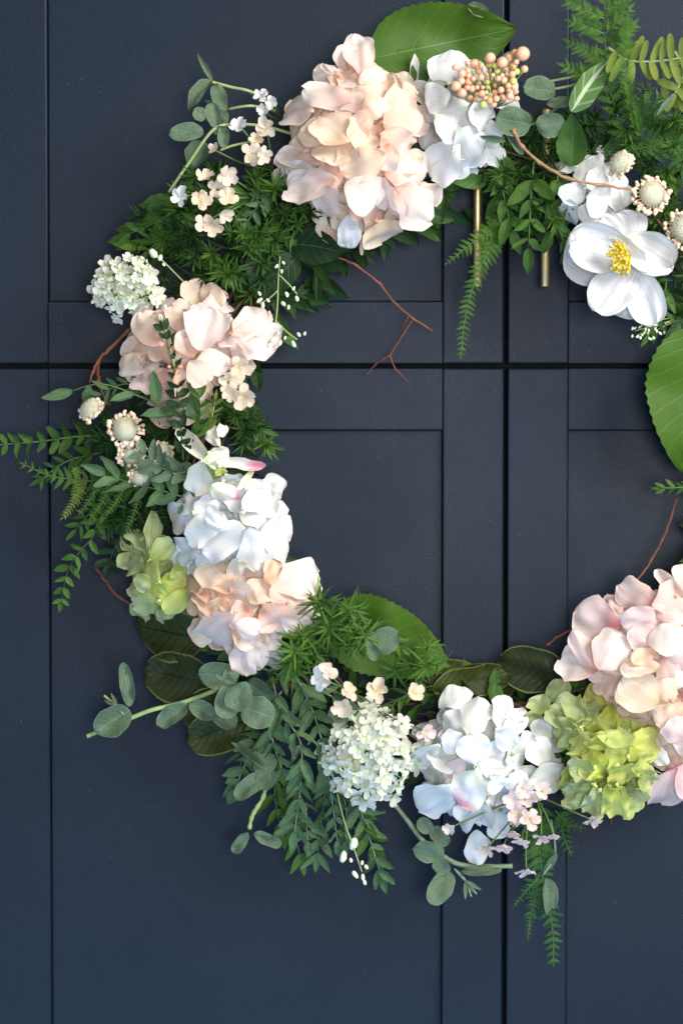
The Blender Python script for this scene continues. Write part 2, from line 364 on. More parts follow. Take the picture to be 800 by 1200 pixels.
SH['big'] = [blade(.45, .75, .6, 10, 32, cup=.1, curl=-.12, wave=.03, nw=1.5, serr=.045, fold=.18, seed=30 + i, crumple=.13, ripple=.006) for i in range(3)]
SH['round'] = [blade(U(.4, .52), U(.36, .5), .85, 10, 12, cup=U(-.1, .3), curl=U(-.35, .2), wave=U(.02, .06), nw=U(.8, 1.8), fold=U(.05, .35), seed=40 + i, crumple=.13, ragged=.16, twist=U(-.3, .3)) for i in range(9)]
SH['ovate'] = [blade(U(.5, .65), U(.75, 1.0), .5, 6, 9, cup=.1, curl=U(-.5, .25), wave=U(.01, .05), fold=U(.1, .5), seed=60 + i, twist=U(-.6, .6), crumple=.08, ragged=.15) for i in range(10)]
SH['strap'] = [blade(.3, .35, .28, 4, 8, curl=U(-.3, .1), fold=.2, seed=90 + i, twist=U(-.3, .3)) for i in range(3)]
SH['lance'] = [blade(.7, .95, .28, 4, 7, curl=U(-.35, .25), fold=.4, seed=80 + i, twist=U(-.4, .4)) for i in range(5)]

def get(kind, mat):
    k = (kind, mat.name)
    if k not in MESH: lib(kind, mat, SH[kind])
    return random.choice(MESH[k])

def frame(base, tip, width_scale, roll=0., tilt=None):
    """matrix: +Y base->tip, +Z roughly to the viewer"""
    y = tip - base; ln = y.length; y = y.normalized()
    n = Vector((0, -1, 0)) if tilt is None else tilt
    z = n - y * n.dot(y)
    if z.length < .15: z = Vector((0, -.3, 1)) - y * Vector((0, -.3, 1)).dot(y)
    z.normalize(); x = y.cross(z)
    R = Matrix((x, y, z)).transposed().to_4x4() @ Matrix.Rotation(roll, 4, 'Y')
    return Matrix.Translation(base) @ R @ Matrix.Diagonal((ln * width_scale, ln, ln, 1))

def leaf(name, kind, mat, parent, b, t, hb, ht, width=None, roll=0.):
    """leaf from pixel b to pixel t; width in pixels"""
    B = W(b[0], b[1], hb); T = W(t[0], t[1], ht)
    nat = {'petal': .92, 'ruffle': 1., 'narrow': .45, 'anem': .85, 'big': .6, 'round': .85, 'ovate': .5, 'lance': .28, 'strap': .28}[kind]
    ws = 1. if width is None else width * K(hb) / (T - B).length / nat
    return link(name, get(kind, mat), parent, frame(B, T, ws, roll))

# ------------------------------------------------------------ cabinet doors
def box_part(name, x0, x1, z0, z1, y0, y1, mat, parent, bev=.0013, label=None):
    import bmesh
    bm = bmesh.new(); bmesh.ops.create_cube(bm, size=1)
    c = Vector(((x0 + x1) / 2, (y0 + y1) / 2, (z0 + z1) / 2))
    for v in bm.verts: v.co = Vector((v.co.x * (x1 - x0), v.co.y * (y1 - y0), v.co.z * (z1 - z0)))
    if bev: bmesh.ops.bevel(bm, geom=bm.edges[:], offset=bev, segments=2, affect='EDGES', profile=.5)
    me = bpy.data.meshes.new(name); bm.to_mesh(me); bm.free(); me.materials.append(mat)
    return link(name, me, parent, Matrix.Translation(c), label)

X = lambda px: W(px, 480, 0).x
Z = lambda py: W(400, py, 0).z
def cabinet_door(x0, x1, z0, z1, px0, px1, pz0, pz1, label):
    """frame x0..x1, z0..z1; recessed panel opening px0..px1, pz0..pz1"""
    t = bpy.data.objects.new('cabinet_door', None); COL.objects.link(t)
    mw = Matrix.Translation(((x0 + x1) / 2, 0.0, z0)); t.matrix_local = mw; WM[t.name] = mw
    t.empty_display_size = .1
    t['label'] = label; t['category'] = 'cabinet door'; t['group'] = 'navy shaker cabinet doors behind the wreath'
    box_part('stile', x0, px0, z0, z1, 0, .020, PAINT, t)
    box_part('stile', px1, x1, z0, z1, 0, .020, PAINT, t)
    box_part('rail', px0 + .00025, px1 - .00025, z0, pz0, 0.00012, .020, PAINT, t, .0006)
    box_part('rail', px0 + .00025, px1 - .00025, pz1, z1, 0.00012, .020, PAINT, t, .0006)
    box_part('panel', px0 + .0007, px1 - .0007, pz0 + .0007, pz1 - .0007, .0065, .014, PAINT, t, .0005)
    box_part('panel_backing', px0 - .004, px1 + .004, pz0 - .004, pz1 + .004, .0145, .019, PAINT, t, 0)
    return t
gx0, gx1 = X(589.3), X(594.6)
gz0, gz1 = Z(431.8), Z(425.8)
LX0 = X(-14); RX1 = X(1200); ZT = Z(-520); ZB = Z(1640)
ul = cabinet_door(LX0, gx0, gz1, ZT, X(57), X(518.5), Z(353.5), Z(-448), 'upper left navy cabinet door behind the peach hydrangea, with the left brass handle')
ur = cabinet_door(gx1, RX1, gz1, ZT, X(665), X(1128), Z(353.5), Z(-448), 'upper right navy cabinet door behind the white anemone, with the right brass handle')
ll = cabinet_door(LX0, gx0, ZB, gz0, X(57), X(518.5), Z(1568), Z(503.5), 'lower left navy cabinet door, the large panel under the left half of the wreath')
lr = cabinet_door(gx1, RX1, ZB, gz0, X(665), X(1128), Z(1568), Z(503.5), 'lower right navy cabinet door, behind the lime green and pink hydrangeas')
carc = box_part('wall', LX0 - .6, RX1 + .6, ZB - .5, ZT + .5, .024, .05, DARK, None, 0); carc['kind'] = 'structure'

def handle(px, parent, label):
    m = MB(); x = X(px); zt, zb = W(px, 128, .03).z, W(px, 336, .03).z; r = .0037
    pts = [(x, -.030, zb), (x, -.030, zb + .0005), (x, -.030, zt - .0005), (x, -.030, zt)]
    m.tube(pts, [r * .85, r, r, r * .85], 16)
    h = m.build('bar_handle', BRASS, parent, Vector((x, -.030, (zt + zb) / 2)), label)
    for z in (zt - .02, zb + .035):
        q = MB(); q.tube([(x, -.0275, z), (x, 0, z)], .0025, 12); q.build('handle_post', BRASS, h, Vector((x, -.01, z)))
handle(556.5, ul, 'left brass bar pull, half behind a fern tip')
handle(634.5, ur, 'right brass bar pull, lower end showing under a leafy sprig')

# ------------------------------------------------------------ the wreath
CX, CY, RR = 562, 532, 325
wreath = bpy.data.objects.new('floral_wreath', None); COL.objects.link(wreath)
mw = Matrix.Translation(W(CX, CY, .0)); wreath.matrix_local = mw; WM[wreath.name] = mw
wreath['label'] = 'round wreath of peach, white and green silk flowers and leaves hanging on the navy doors'
wreath['category'] = 'wreath'

# --- twisted twig ring
for k in range(14):
    m = MB(); pts = []; ph = U(0, 6.28); f = random.choice((3, 4, 5, 7)); off = U(-22, 22); a0 = U(0, 6.28); span = U(2.4, 6.2)
    n = 60
    for i in range(n + 1):
        a = a0 + span * i / n
        r = RR + off + 16 * sin(f * a + ph); h = .038 + .016 * cos(f * a + ph) + .004 * sin(13 * a)
        pts.append(W(CX + r * cos(a), CY - r * sin(a), max(h, .012)))
    m.tube(pts, [U(.0009, .0019) * (1 + .25 * sin(i * 1.7)) for i in range(n + 1)], 6)
    m.build('vine', TWIG, wreath, pts[0])

def twig(paths, mat, label=None, name='twig'):
    m = MB(); o = None
    for pl in paths:
        pts = smooth_path([W(x, y, h) for x, y, h, r in pl], 5)
        rs = []
        for i in range(len(pts)):
            t = i / 5; j = min(int(t), len(pl) - 2); u = t - j
            rs.append((pl[j][3] * (1 - u) + pl[j + 1][3] * u) * S * (U(.8, 1.1) if i % 5 else 1.35)); pts[i] = pts[i] + Vector((U(-1, 1), U(-1, 1), U(-1, 1))) * S * .7
        m.tube(pts, rs, 6)
        if o is None: o = pts[0]
    return m.build(name, mat, wreath, o, label)
twig([[(350, 296, .04, 1.6), (393, 301, .05, 1.5), (418, 312, .05, 1.4), (445, 333, .045, 1.4), (462, 355, .04, 1.2), (484, 374, .04, 1.3), (506, 387, .035, 1.1)],
      [(484, 372, .04, 1.3), (470, 395, .035, 1.2), (456, 416, .03, 1.3), (440, 427, .025, .9), (428, 440, .02, .5)],
      [(457, 415, .03, 1.1), (463, 432, .03, .8), (479, 449, .025, .5)],
      [(478, 370, .04, .9), (471, 385, .035, .5)]], TWIGR, 'thin forked reddish twig curling into the open middle')
twig([[(175, 365, .06, 2.4), (150, 388, .06, 2.2), (128, 410, .06, 2.2), (115, 424, .06, 2.2), (117, 450, .055, 2), (128, 475, .05, 2)],
      [(115, 424, .06, 2.0), (109, 436, .065, 1.5), (105, 448, .07, .8)], [(117, 440, .06, 1.6), (113, 452, .06, 1.2)]], TWIGR, 'bent reddish brown twig at the left edge below the white cluster')
twig([[(112, 663, .03, 1.6), (122, 678, .035, 1.4), (140, 700, .04, 1.4), (172, 719, .045, 1.4)]], TWIGR)
twig([[(601, 152, .098, 2.4), (612, 172, .10, 2.0), (632, 190, .10, 1.9), (665, 209, .10, 1.7), (700, 216, .095, 1.6), (738, 222, .09, 1.2)]], TWIGL, 'pale brown twig arching in front of the leaves below the berries')
twig([[(792, 585, .03, 1.3), (786, 606, .03, 1.2), (776, 632, .03, 1.2), (762, 657, .035, 1.2), (745, 681, .04, 1.2)]], TWIGR)
twig([[(640, 756, .04, 1.3), (655, 745, .04, 1.2), (678, 733, .045, 1.2)]], TWIGR)
twig([[(425, 78, .04, 1.5), (445, 71, .045, 1.4), (466, 71, .045, 1.2), (472, 78, .04, 1.1), (470, 88, .04, 1.)]], TWIGR)
twig([[(716, 945, .06, 3.2), (716, 966, .055, 2.6)]], TWIG)
twig([[(440, 752, .05, 1.2), (470, 770, .05, 1.2), (500, 800, .05, 1.2)]], TWIG)

# --- leafy filling bound round the ring
def leaf_bunch(a0, a1, n, mats, rspan, hr, size, label, kinds=('ovate', 'lance')):
    am = radians((a0 + a1) / 2); org = W(CX + RR * cos(am), CY - RR * sin(am), .03)
    m = MB(); st = []
    for i in range(9):
        a = radians(a0 + (a1 - a0) * i / 8); st.append(W(CX + RR * cos(a), CY - RR * sin(a), .034 + .004 * sin(i)))
    m.tube(st, .002, 6)
    g = m.build('foliage_bunch', STEM_D, wreath, org, label)
    for i in range(n):
        a = radians(U(a0, a1)); r = RR + U(-rspan, rspan) * .75; h = U(*hr)
        x, y = CX + r * cos(a), CY - r * sin(a)
        d = U(0, 2 * pi); 
        if abs(r - RR) > rspan * .35: d = (a if r > RR else a + pi) + U(-1, 1)
        l = U(*size)
        leaf('leaf', random.choice(kinds), L[random.choice(mats)], g, (x, y), (x + l * cos(d), y - l * sin(d)), h, h + U(-.012, .016), width=l * U(.3, .5), roll=U(-.8, .8))
for a0 in range(0, 360, 20):
    n = 46 if 40 < a0 < 330 else 30
    leaf_bunch(a0, a0 + 22, n, ('dark', 'dark', 'ndark', 'mid'), 55, (.012, .05), (26, 48), None)

# --- needle sprigs: one joined mesh per rosette of narrow leaves
def needle_mesh(n, seed, wr=.12, curl=.15, flat=.55):
    R = random.Random(seed); V = []; F = []; UV = []
    for i in range(n):
        q = 2.4 * i + R.uniform(-.3, .3); el = R.uniform(.1, 1.25); l = R.uniform(.65, 1.05)
        v, f, u = blade(.5, .95, wr / l * R.uniform(.8, 1.3), 2, 5, curl=R.uniform(-curl * 2.2, curl * .6), fold=.4)
        M = Matrix.Rotation(q, 4, 'Z') @ Matrix.Rotation(el, 4, 'X') @ Matrix.Rotation(R.uniform(-.6, .6), 4, 'Y') @ Matrix.Scale(l, 4)
        M = Matrix.Translation((0, 0, i / n * .35)) @ M
        b = len(V); V += [M @ x for x in v]; F += [tuple(b + k for k in t) for t in f]; UV += u
    return V, F, UV
SH['needles'] = [needle_mesh(22, i) for i in range(6)]
SH['longneedles'] = [needle_mesh(16, 10 + i, wr=.10, curl=.3) for i in range(5)]
def rosette(kind, mat, parent, x, y, h, r, lean=(0, 0)):
    p = W(x, y, h)
    z = Vector((lean[0], -1, lean[1])).normalized(); xx = Vector((1, 0, 0)); yy = z.cross(xx).normalized(); xx = yy.cross(z)
    R = Matrix((xx, yy, z)).transposed().to_4x4() @ Matrix.Rotation(U(0, 6.28), 4, 'Z')
    return link('sprig', get(kind, mat), parent, Matrix.Translation(p) @ R @ Matrix.Scale(r * K(h), 4))
def needle_patch(pts, mats, n, spread, hr, rr, label, kind='needles'):
    """sprigs scattered along a pixel path"""
    org = W(*pts[0], .04); m = MB(); P_ = [W(x, y, hr[0]) for x, y in pts]
    m.tube(smooth_path(P_, 5), .0014, 5); g = m.build('needle_foliage', STEM_D, wreath, org, label)
    sp = smooth_path([Vector((x, y, 0)) for x, y in pts], 10)
    for i in range(n):
        c = random.choice(sp); a = U(0, 6.28); q = sqrt(rnd()) * spread
        x, y = c.x + q * cos(a), c.y + q * sin(a)
        rosette(kind, L[random.choice(mats)], g, x, y, U(*hr), U(*rr), lean=((x - c.x) / spread * 1.1 + U(-.4, .4), (c.y - y) / spread * 1.1 + U(-.4, .4)))
    return g

NG = ('needle', 'needle', 'ndark')
needle_patch([(205, 255), (250, 285), (300, 300)], NG, 46, 38, (.045, .075), (17, 27), 'thick bright green needle foliage left of the big peach hydrangea')
needle_patch([(250, 215), (300, 240), (365, 262)], NG, 46, 30, (.045, .08), (17, 27), 'needle foliage under the left petals of the peach hydrangea')
needle_patch([(170, 282), (220, 320), (270, 345)], ('ndark', 'needle'), 26, 26, (.03, .06), (15, 24), 'darker needle foliage above the mid left peach hydrangea')
needle_patch([(378, 706), (395, 722), (425, 740)], ('needle',), 22, 22, (.07, .10), (22, 34), 'bright green needle foliage right of the lower peach hydrangea', 'longneedles')
needle_patch([(345, 760), (356, 775)], ('needle',), 9, 12, (.08, .105), (26, 38), 'spiky green needle rosette below the lower peach hydrangea', 'longneedles')
needle_patch([(470, 775), (500, 772)], ('needle',), 6, 14, (.07, .085), (18, 30), None, 'longneedles')
needle_patch([(600, 205), (620, 225), (655, 240)], ('ndark', 'ndark', 'needle'), 40, 30, (.03, .07), (16, 27), 'dark needle foliage over the brass handles')
needle_patch([(625, 165), (680, 170), (720, 150)], ('ndark',), 30, 34, (.03, .06), (16, 26), None)
needle_patch([(720, 130), (760, 150), (800, 190)], ('ndark', 'needle'), 40, 36, (.03, .07), (16, 26), 'needle foliage round the scabiosa pods at the right edge')
needle_patch([(780, 220), (790, 280), (790, 350)], ('ndark', 'needle'), 34, 28, (.03, .06), (16, 26), None)
needle_patch([(275, 480), (285, 505), (300, 515)], ('ndark', 'needle'), 10, 12, (.05, .07), (18, 28), 'small needle sprig right of the mid left peach hydrangea')
needle_patch([(120, 560), (150, 600), (190, 620)], ('ndark',), 26, 30, (.025, .05), (16, 26), None)
needle_patch([(130, 500), (170, 520), (200, 560)], ('ndark',), 26, 28, (.025, .05), (16, 26), None)

# --- leafy sprays
def spray(path, mat, stemmat, ll, lw, step, ang=50, kind='ovate', droop=0., label=None, name='leaf_spray', r=1.1, taper=.5, lift=.004, opp=True, roll=.9, term=True, jit=14):
    pts = smooth_path([W(x, y, h) for x, y, h in path], 6)
    m = MB(); n = len(pts); m.tube(pts, [r * S * (1.1 - .6 * i / n) for i in range(n)], 6)
    g = m.build(name, stemmat, wreath, pts[0], label)
    acc = 0; side = 1; tot = sum((pts[i + 1] - pts[i]).length for i in range(n - 1)); run = 0
    st = step * S
    for i in range(n - 1):
        d = (pts[i + 1] - pts[i]); acc += d.length; run += d.length
        while acc > st:
            acc -= st; t = run / tot; l = ll * (1 - taper * t) * U(.72, 1.22) * S
            for sgn in ((1, -1) if opp else (side,)):
                if rnd() < .07 and kind != 'pinna': continue
                a = radians(ang + U(-jit, jit)) * sgn
                dd = (Matrix.Rotation(a, 4, 'Y') @ d.normalized()); dd.z -= droop; dd.y -= U(-.4, .5); dd.normalize()
                B = pts[i + 1] - d.normalized() * min(acc, d.length) + Vector((0, -lift * .2, 0))
                ws = (lw / ll) / {'ovate': .5, 'lance': .28, 'strap': .28, 'round': .85, 'petal': .92, 'pinna': .42}.get(kind, .5)
                link('leaf', get(kind, L[mat]), g, frame(B, B + dd * l, ws, U(-roll, roll)))
            side = -side
    if term:
        d = (pts[-1] - pts[-2]).normalized(); l = ll * (1 - taper) * S
        link('leaf', get(kind, L[mat]), g, frame(pts[-1], pts[-1] + d * l, (lw / ll) / {'ovate': .5, 'lance': .28, 'strap': .28, 'round': .85, 'pinna': .42}.get(kind, .5), 0))
    return g

# fern pinna: a strip of tiny leaflets, one mesh
def pinna_mesh(seed, n=9):
    R = random.Random(seed); V = []; F = []; UV = []
    def ad(M, wr, c):
        v, f, u = blade(.4, .8, wr, 2, 3, curl=c, fold=.2); b = len(V)
        V.extend(M @ x for x in v); F.extend(tuple(b + k for k in t) for t in f); UV.extend(u)
    for i in range(n):
        t = (i + .5) / n; l = .21 * (1 - t) ** .6 * (1 if i else .8) + .05
        for s in (1, -1):
            ad(Matrix.Translation((0, t, -.08 * t * t)) @ Matrix.Rotation(s * radians(-62), 4, 'Z') @ Matrix.Rotation(R.uniform(-.3, .3), 4, 'Y') @ Matrix.Scale(l, 4), .5, R.uniform(-.2, .1))
    ad(Matrix.Identity(4), .05, -.08)
    return V, F, UV
SH['pinna'] = [pinna_mesh(i) for i in range(4)]
def fern(path, mat, ll, step, label=None, ang=60, taper=.75, stem=None, name='fern_frond', roll=.5):
    return spray(path, mat, stem or STEM_G, ll, ll * .42, step, ang, 'pinna', label=label, name=name, r=.9, taper=taper, roll=roll, jit=5)

# left edge sprays
spray([(115, 510, .04), (85, 512, .045), (50, 517, .05), (15, 520, .05), (-8, 522, .05)], 'mid', STEM_G, 24, 11, 15, 55, taper=.4, label='green leafy spray reaching furthest left')
spray([(165, 500, .05), (130, 505, .045), (105, 510, .04)], 'dark', STEM_D, 34, 14, 14, 55, taper=.1)
spray([(150, 590, .04), (118, 605, .045), (110, 628, .045), (95, 645, .05), (80, 668, .05), (72, 705, .05)], 'mid', STEM_D, 26, 12, 13, 50, taper=.5, label='dark green leafy spray hanging down at the left')
spray([(195, 560, .05), (160, 600, .045), (140, 630, .045), (128, 660, .04)], 'dark', STEM_D, 32, 13, 13, 50, taper=.4)
fern([(165, 565, .05), (130, 566, .06), (100, 563, .065), (60, 558, .07), (30, 545, .07)], 'fern', 26, 9, 'thin pale green fern frond at the left', taper=.7)
for k, (x0, y0, x1, y1, m_) in enumerate([(150, 545, 128, 600, 'fern'), (130, 550, 108, 605, 'fern'), (115, 555, 95, 600, 'fern'), (90, 545, 78, 604, 'yell'), (160, 560, 150, 618, 'fern'), (98, 560, 74, 606, 'yell')]):
    fern([(x0, y0, .06), ((x0 + x1) / 2 + 6, (y0 + y1) / 2, .07), (x1, y1, .07)], m_, 9, 4, None, taper=.4)
# leaves across mid left
spray([(255, 500, .07), (210, 485, .085), (165, 465, .09), (120, 450, .09), (85, 458, .085)], 'sage', STEM_G, 44, 16, 26, 45, 'ovate', taper=.2, label='sage green leafy spray above the scabiosa pods', opp=False)
spray([(240, 590, .07), (190, 575, .08), (150, 565, .08), (125, 555, .08)], 'sage', STEM_G, 38, 15, 17, 50, taper=.2, label='sage green leafy spray below the scabiosa pods')
spray([(235, 545, .07), (205, 555, .085), (180, 540, .09), (160, 525, .085)], 'euc', STEM_F, 30, 14, 13, 50, taper=.2)
spray([(215, 540, .08), (212, 500, .095), (205, 440, .10), (192, 385, .10)], 'dark', STEM_G, 17, 10, 11, 45, taper=.3, label='upright dark leafed stem crossing the mid left peach hydrangea')
spray([(225, 520, .08), (235, 490, .095), (232, 450, .095)], 'mid', STEM_G, 26, 8, 10, 35, 'lance', taper=.3)
spray([(240, 510, .08), (248, 490, .09), (252, 470, .09)], 'yell', STEM_P, 20, 5, 8, 35, 'lance', taper=.3)
# top-left
spray([(330, 250, .06), (285, 240, .07), (240, 262, .07), (200, 275, .06), (165, 300, .055)], 'mid', STEM_G, 34, 10, 13, 40, 'lance', taper=.2)
spray([(260, 235, .06), (215, 245, .06), (180, 262, .055), (150, 275, .05)], 'mid', STEM_G, 34, 12, 14, 38, 'lance', taper=.2, label='green lance leaves pointing left above the white viburnum')
spray([(330, 215, .07), (305, 238, .08), (290, 260, .08)], 'sage', STEM_G, 22, 9, 12, 45, taper=.2)
# sage spray hanging at bottom
for pth, s in [([(320, 800, .07), (330, 835, .08), (352, 870, .085), (352, 920, .08), (345, 975, .07)], 32),
               ([(345, 790, .06), (365, 830, .07), (380, 880, .075), (388, 930, .07), (395, 985, .06)], 30),
               ([(330, 810, .06), (315, 840, .065), (330, 900, .06), (355, 940, .06), (360, 985, .055)], 30),
               ([(400, 900, .06), (420, 945, .06), (432, 980, .055), (446, 1025, .05)], 28),
               ([(300, 780, .05), (350, 800, .06), (395, 820, .06), (420, 850, .06)], 26),
               ([(375, 870, .06), (392, 900, .065), (405, 945, .06), (405, 985, .055)], 28)]:
    spray([(x, y, h) for x, y, h in pth], 'sage', STEM_F, s, s * .36, 16, 40, 'ovate', taper=.15, label='sage green leafy spray trailing below the viburnum' if s == 32 else None)
spray([(325, 855, .06), (300, 870, .055), (275, 925, .05)], 'sage', STEM_F, 24, 13, 16, 50, taper=.1)
for pth, mt in [([(410, 930, .05), (425, 965, .055), (440, 1000, .05)], 'mid'), ([(385, 900, .055), (378, 950, .05), (372, 1000, .045)], 'sage'), ([(330, 880, .05), (322, 930, .05), (330, 975, .045)], 'mid'),
                ([(300, 850, .05), (285, 880, .05), (280, 915, .045)], 'sage'), ([(345, 900, .05), (340, 950, .05), (352, 1005, .045)], 'mid'), ([(470, 930, .05), (455, 905, .05), (400, 880, .05)], 'sage')]:
    spray(pth, mt, STEM_G, 30, 10, 17, 34, 'lance', taper=.2)
for pth, mt in [([(230, 300, .05), (190, 280, .055), (152, 288, .05)], 'mid'), ([(300, 330, .05), (330, 350, .05), (350, 345, .045)], 'dark'), ([(280, 470, .05), (300, 490, .055), (312, 520, .05)], 'needle'),
                ([(190, 470, .06), (150, 450, .065), (118, 462, .06)], 'sage'), ([(160, 600, .04), (120, 590, .045), (90, 620, .04)], 'mid'), ([(120, 530, .04), (80, 540, .045), (50, 560, .04)], 'mid'),
                ([(640, 230, .06), (650, 260, .065), (668, 300, .055)], 'mid'), ([(780, 330, .05), (775, 365, .055), (760, 392, .05)], 'needle'), ([(520, 800, .045), (480, 812, .05), (455, 830, .05)], 'mid'),
                ([(330, 255, .06), (350, 275, .06), (385, 285, .055)], 'needle'), ([(400, 735, .08), (440, 742, .08), (470, 760, .075)], 'needle')]:
    spray(pth, mt, STEM_G, 26, 8, 11, 42, 'lance', taper=.3)
# over the brass handles
for pth in ([(625, 190, .07), (622, 225, .075), (620, 265, .075), (619, 290, .07)], [(585, 190, .06), (590, 230, .065), (600, 270, .06)], [(650, 190, .06), (655, 235, .065), (645, 270, .06)], [(590, 160, .06), (584, 200, .06), (590, 240, .055)]):
    spray(pth, 'mid', STEM_G, 34, 14, 22, 42, taper=.1, label='leafy sprig hanging over the right brass handle' if pth[0][0] == 625 else None)
fern([(596, 240, .05), (580, 280, .055), (562, 315, .06), (549, 352, .06), (543, 385, .06), (540, 415, .06)], 'fern', 17, 6, 'narrow fern tip hanging in front of the left brass handle', taper=.6)
fern([(588, 262, .05), (562, 278, .06), (524, 308, .06)], 'fern', 20, 6, None)
# top right ferns
fern([(735, 170, .05), (715, 110, .07), (709, 60, .085), (708, 10, .09), (712, -25, .09)], 'fern', 20, 14, 'soft upright fern stem rising to the top edge', taper=.1, roll=.3)
for pth in ([(708, 22, .09), (690, 14, .095), (668, 2, .095)], [(708, 40, .09), (690, 32, .095), (672, 26, .095)], [(708, 75, .08), (690, 62, .085), (668, 50, .085)], [(706, 95, .075), (685, 88, .08), (662, 78, .08)],
            [(708, 40, .09), (722, 26, .095), (735, 12, .095)], [(708, 20, .09), (722, 8, .095), (732, -6, .095)], [(712, 50, .09), (728, 42, .1), (740, 30, .1)]):
    fern([(x, y, h) for x, y, h in pth], 'fern', 19, 6, None, taper=.4, ang=50)
fern([(742, 150, .10), (736, 110, .15), (732, 70, .16), (735, 25, .16)], 'fern', 13, 5, 'blurred narrow fern frond nearest the camera', taper=.3)
fern([(750, 160, .10), (742, 120, .14), (728, 80, .15)], 'fern', 14, 5, None)
for pth, ll in ([(712, 56, .10), (735, 70, .11), (765, 72, .115), (795, 68, .12), (830, 60, .12)], 27), ([(770, 120, .08), (790, 112, .09), (815, 108, .10), (840, 110, .10)], 24), ([(790, 60, .11), (800, 85, .11), (790, 110, .11)], 22):
    spray(pth, 'yell', STEM_P, ll, 8, 11, 72, 'strap', taper=.05, label='yellow green fern frond at the top right edge' if ll == 27 else None, name='fern_frond', r=1.6, roll=.3)
fern([(740, 150, .05), (770, 130, .06), (790, 160, .06), (800, 200, .06)], 'fernd', 26, 8, None, taper=.1)
fern([(700, 180, .05), (745, 175, .06), (790, 165, .06), (830, 170, .05)], 'fernd', 24, 8, None, taper=.1)
fern([(690, 120, .04), (705, 90, .05), (725, 60, .05)], 'fernd', 26, 9, None, taper=.3)
leaf('curled_leaf', 'lance', L['euc'], wreath, (788, 112), (768, 136), .11, .11, 7)
# bottom right ferns
fern([(635, 940, .05), (632, 1000, .055), (640, 1050, .055), (647, 1090, .05), (648, 1125, .05)], 'fernd', 24, 8, 'dark fern tip hanging lowest, beside the door gap', taper=.6)
fern([(630, 1030, .055), (615, 1045, .055), (602, 1062, .05)], 'fernd', 14, 5, None)
fern([(632, 1040, .055), (622, 1070, .055), (618, 1100, .05)], 'fernd', 14, 5, None)
fern([(650, 950, .05), (665, 965, .05), (680, 970, .05)], 'fernd', 22, 7, None)
fern([(620, 950, .05), (625, 985, .05), (640, 1010, .05)], 'fernd', 26, 8, None)
fern([(655, 950, .045), (660, 980, .05), (668, 1000, .05)], 'fernd', 20, 7, None)
# right edge bits
spray([(835, 560, .04), (810, 570, .045), (775, 572, .05)], 'mid', STEM_G, 26, 8, 12, 30, 'lance')

# --- single large leaves
def big_leaf(name, kind, mat, b, t, hb, ht, w, label=None, roll=0.):
    o = leaf(name, kind, L[mat], wreath, b, t, hb, ht, w, roll)
    if label: o['label'] = label
    return o
big_leaf('large_leaf', 'big', 'bright', (436, 68), (602, 34), .045, .06, 98, 'broad bright green leaf above the big peach hydrangea', .15)
big_leaf('large_leaf', 'big', 'bright', (838, 385), (806, 552), .05, .055, 140, 'broad bright green leaf cut by the right edge', -.15)
big_leaf('large_leaf', 'big', 'bright', (388, 722), (522, 782), .055, .06, 92, 'serrated bright green leaf at the bottom of the opening', .1)
big_leaf('large_leaf', 'ovate', 'mid', (668, 195), (674, 132), .085, .09, 36)
big_leaf('large_leaf', 'ovate', 'vari', (668, 130), (712, 72), .10, .115, 30, 'variegated pale veined leaf right of the berries', .4)
big_leaf('large_leaf', 'round', 'euc', (548, 6), (572, 18), .05, .05, 16)
for b, t, w in [((240, 745), (158, 742), 66), ((250, 800), (168, 788), 62), ((290, 820), (212, 840), 52), ((300, 840), (222, 868), 56)]:
    big_leaf('magnolia_leaf', 'round', 'magno', b, t, U(.035, .05), .045, w, None, U(-.15, .2))
for b, t, w in [((505, 812), (606, 800), 56), ((662, 792), (582, 776), 56), ((515, 800), (598, 792), 40), ((560, 850), (500, 790), 40), ((470, 800), (560, 786), 40)]:
    big_leaf('magnolia_leaf', 'round', 'magno', b, t, U(.035, .05), .045, w, None, U(-.3, .3))
for b, t, w in [((345, 270), (402, 300), 40), ((330, 345), (290, 300), 40), ((345, 300), (300, 320), 34), ((330, 310), (310, 350), 30), ((200, 235), (170, 245), 26), ((245, 228), (185, 232), 18), ((165, 290), (134, 286), 10), ((170, 270), (148, 262), 10)]:
    big_leaf('dark_leaf', 'ovate', 'dark' if t[0] > 250 else 'mid', b, t, .05, .06, w, None, U(-.2, .2))

# --- frosted eucalyptus-like stems
def stem_with_leaves(path, mat, r, leaves, label, name='frosted_stem', kind='round', lm='euc', knots=0):
    pts = smooth_path([W(*p) for p in path], 6); m = MB()
    m.tube(pts, [r * S * (1 + (knots * (rnd() - .3))) for _ in pts], 8)
    g = m.build(name, mat, wreath, pts[0], label)
    for lf in leaves:
        b, t, w = lf[:3]; h = lf[3] if len(lf) > 3 else path[len(path) // 2][2] + .004; kd = lf[4] if len(lf) > 4 else kind
        leaf('leaf', kd, L[lm], g, b, t, h, h + U(-.006, .008), w, U(-.35, .35))
    return g
stem_with_leaves([(102, 863, .075), (125, 853, .075), (150, 843, .075), (178, 832, .075), (212, 824, .07), (252, 809, .06)], STEM_P, 2.6,
    [((152, 832), (112, 858), 34), ((153, 828), (144, 776), 17), ((220, 826), (186, 850), 24), ((222, 824), (252, 840), 22), ((280, 793), (232, 790), 33, .085),
     ((275, 800), (262, 842), 32, .085), ((283, 828), (322, 842), 38, .088), ((290, 800), (318, 822), 34, .07), ((270, 830), (288, 800), 30, .09), ((250, 830), (276, 850), 26, .06)],
    'pale stem with frosted oval leaves pointing left under the magnolia leaves')
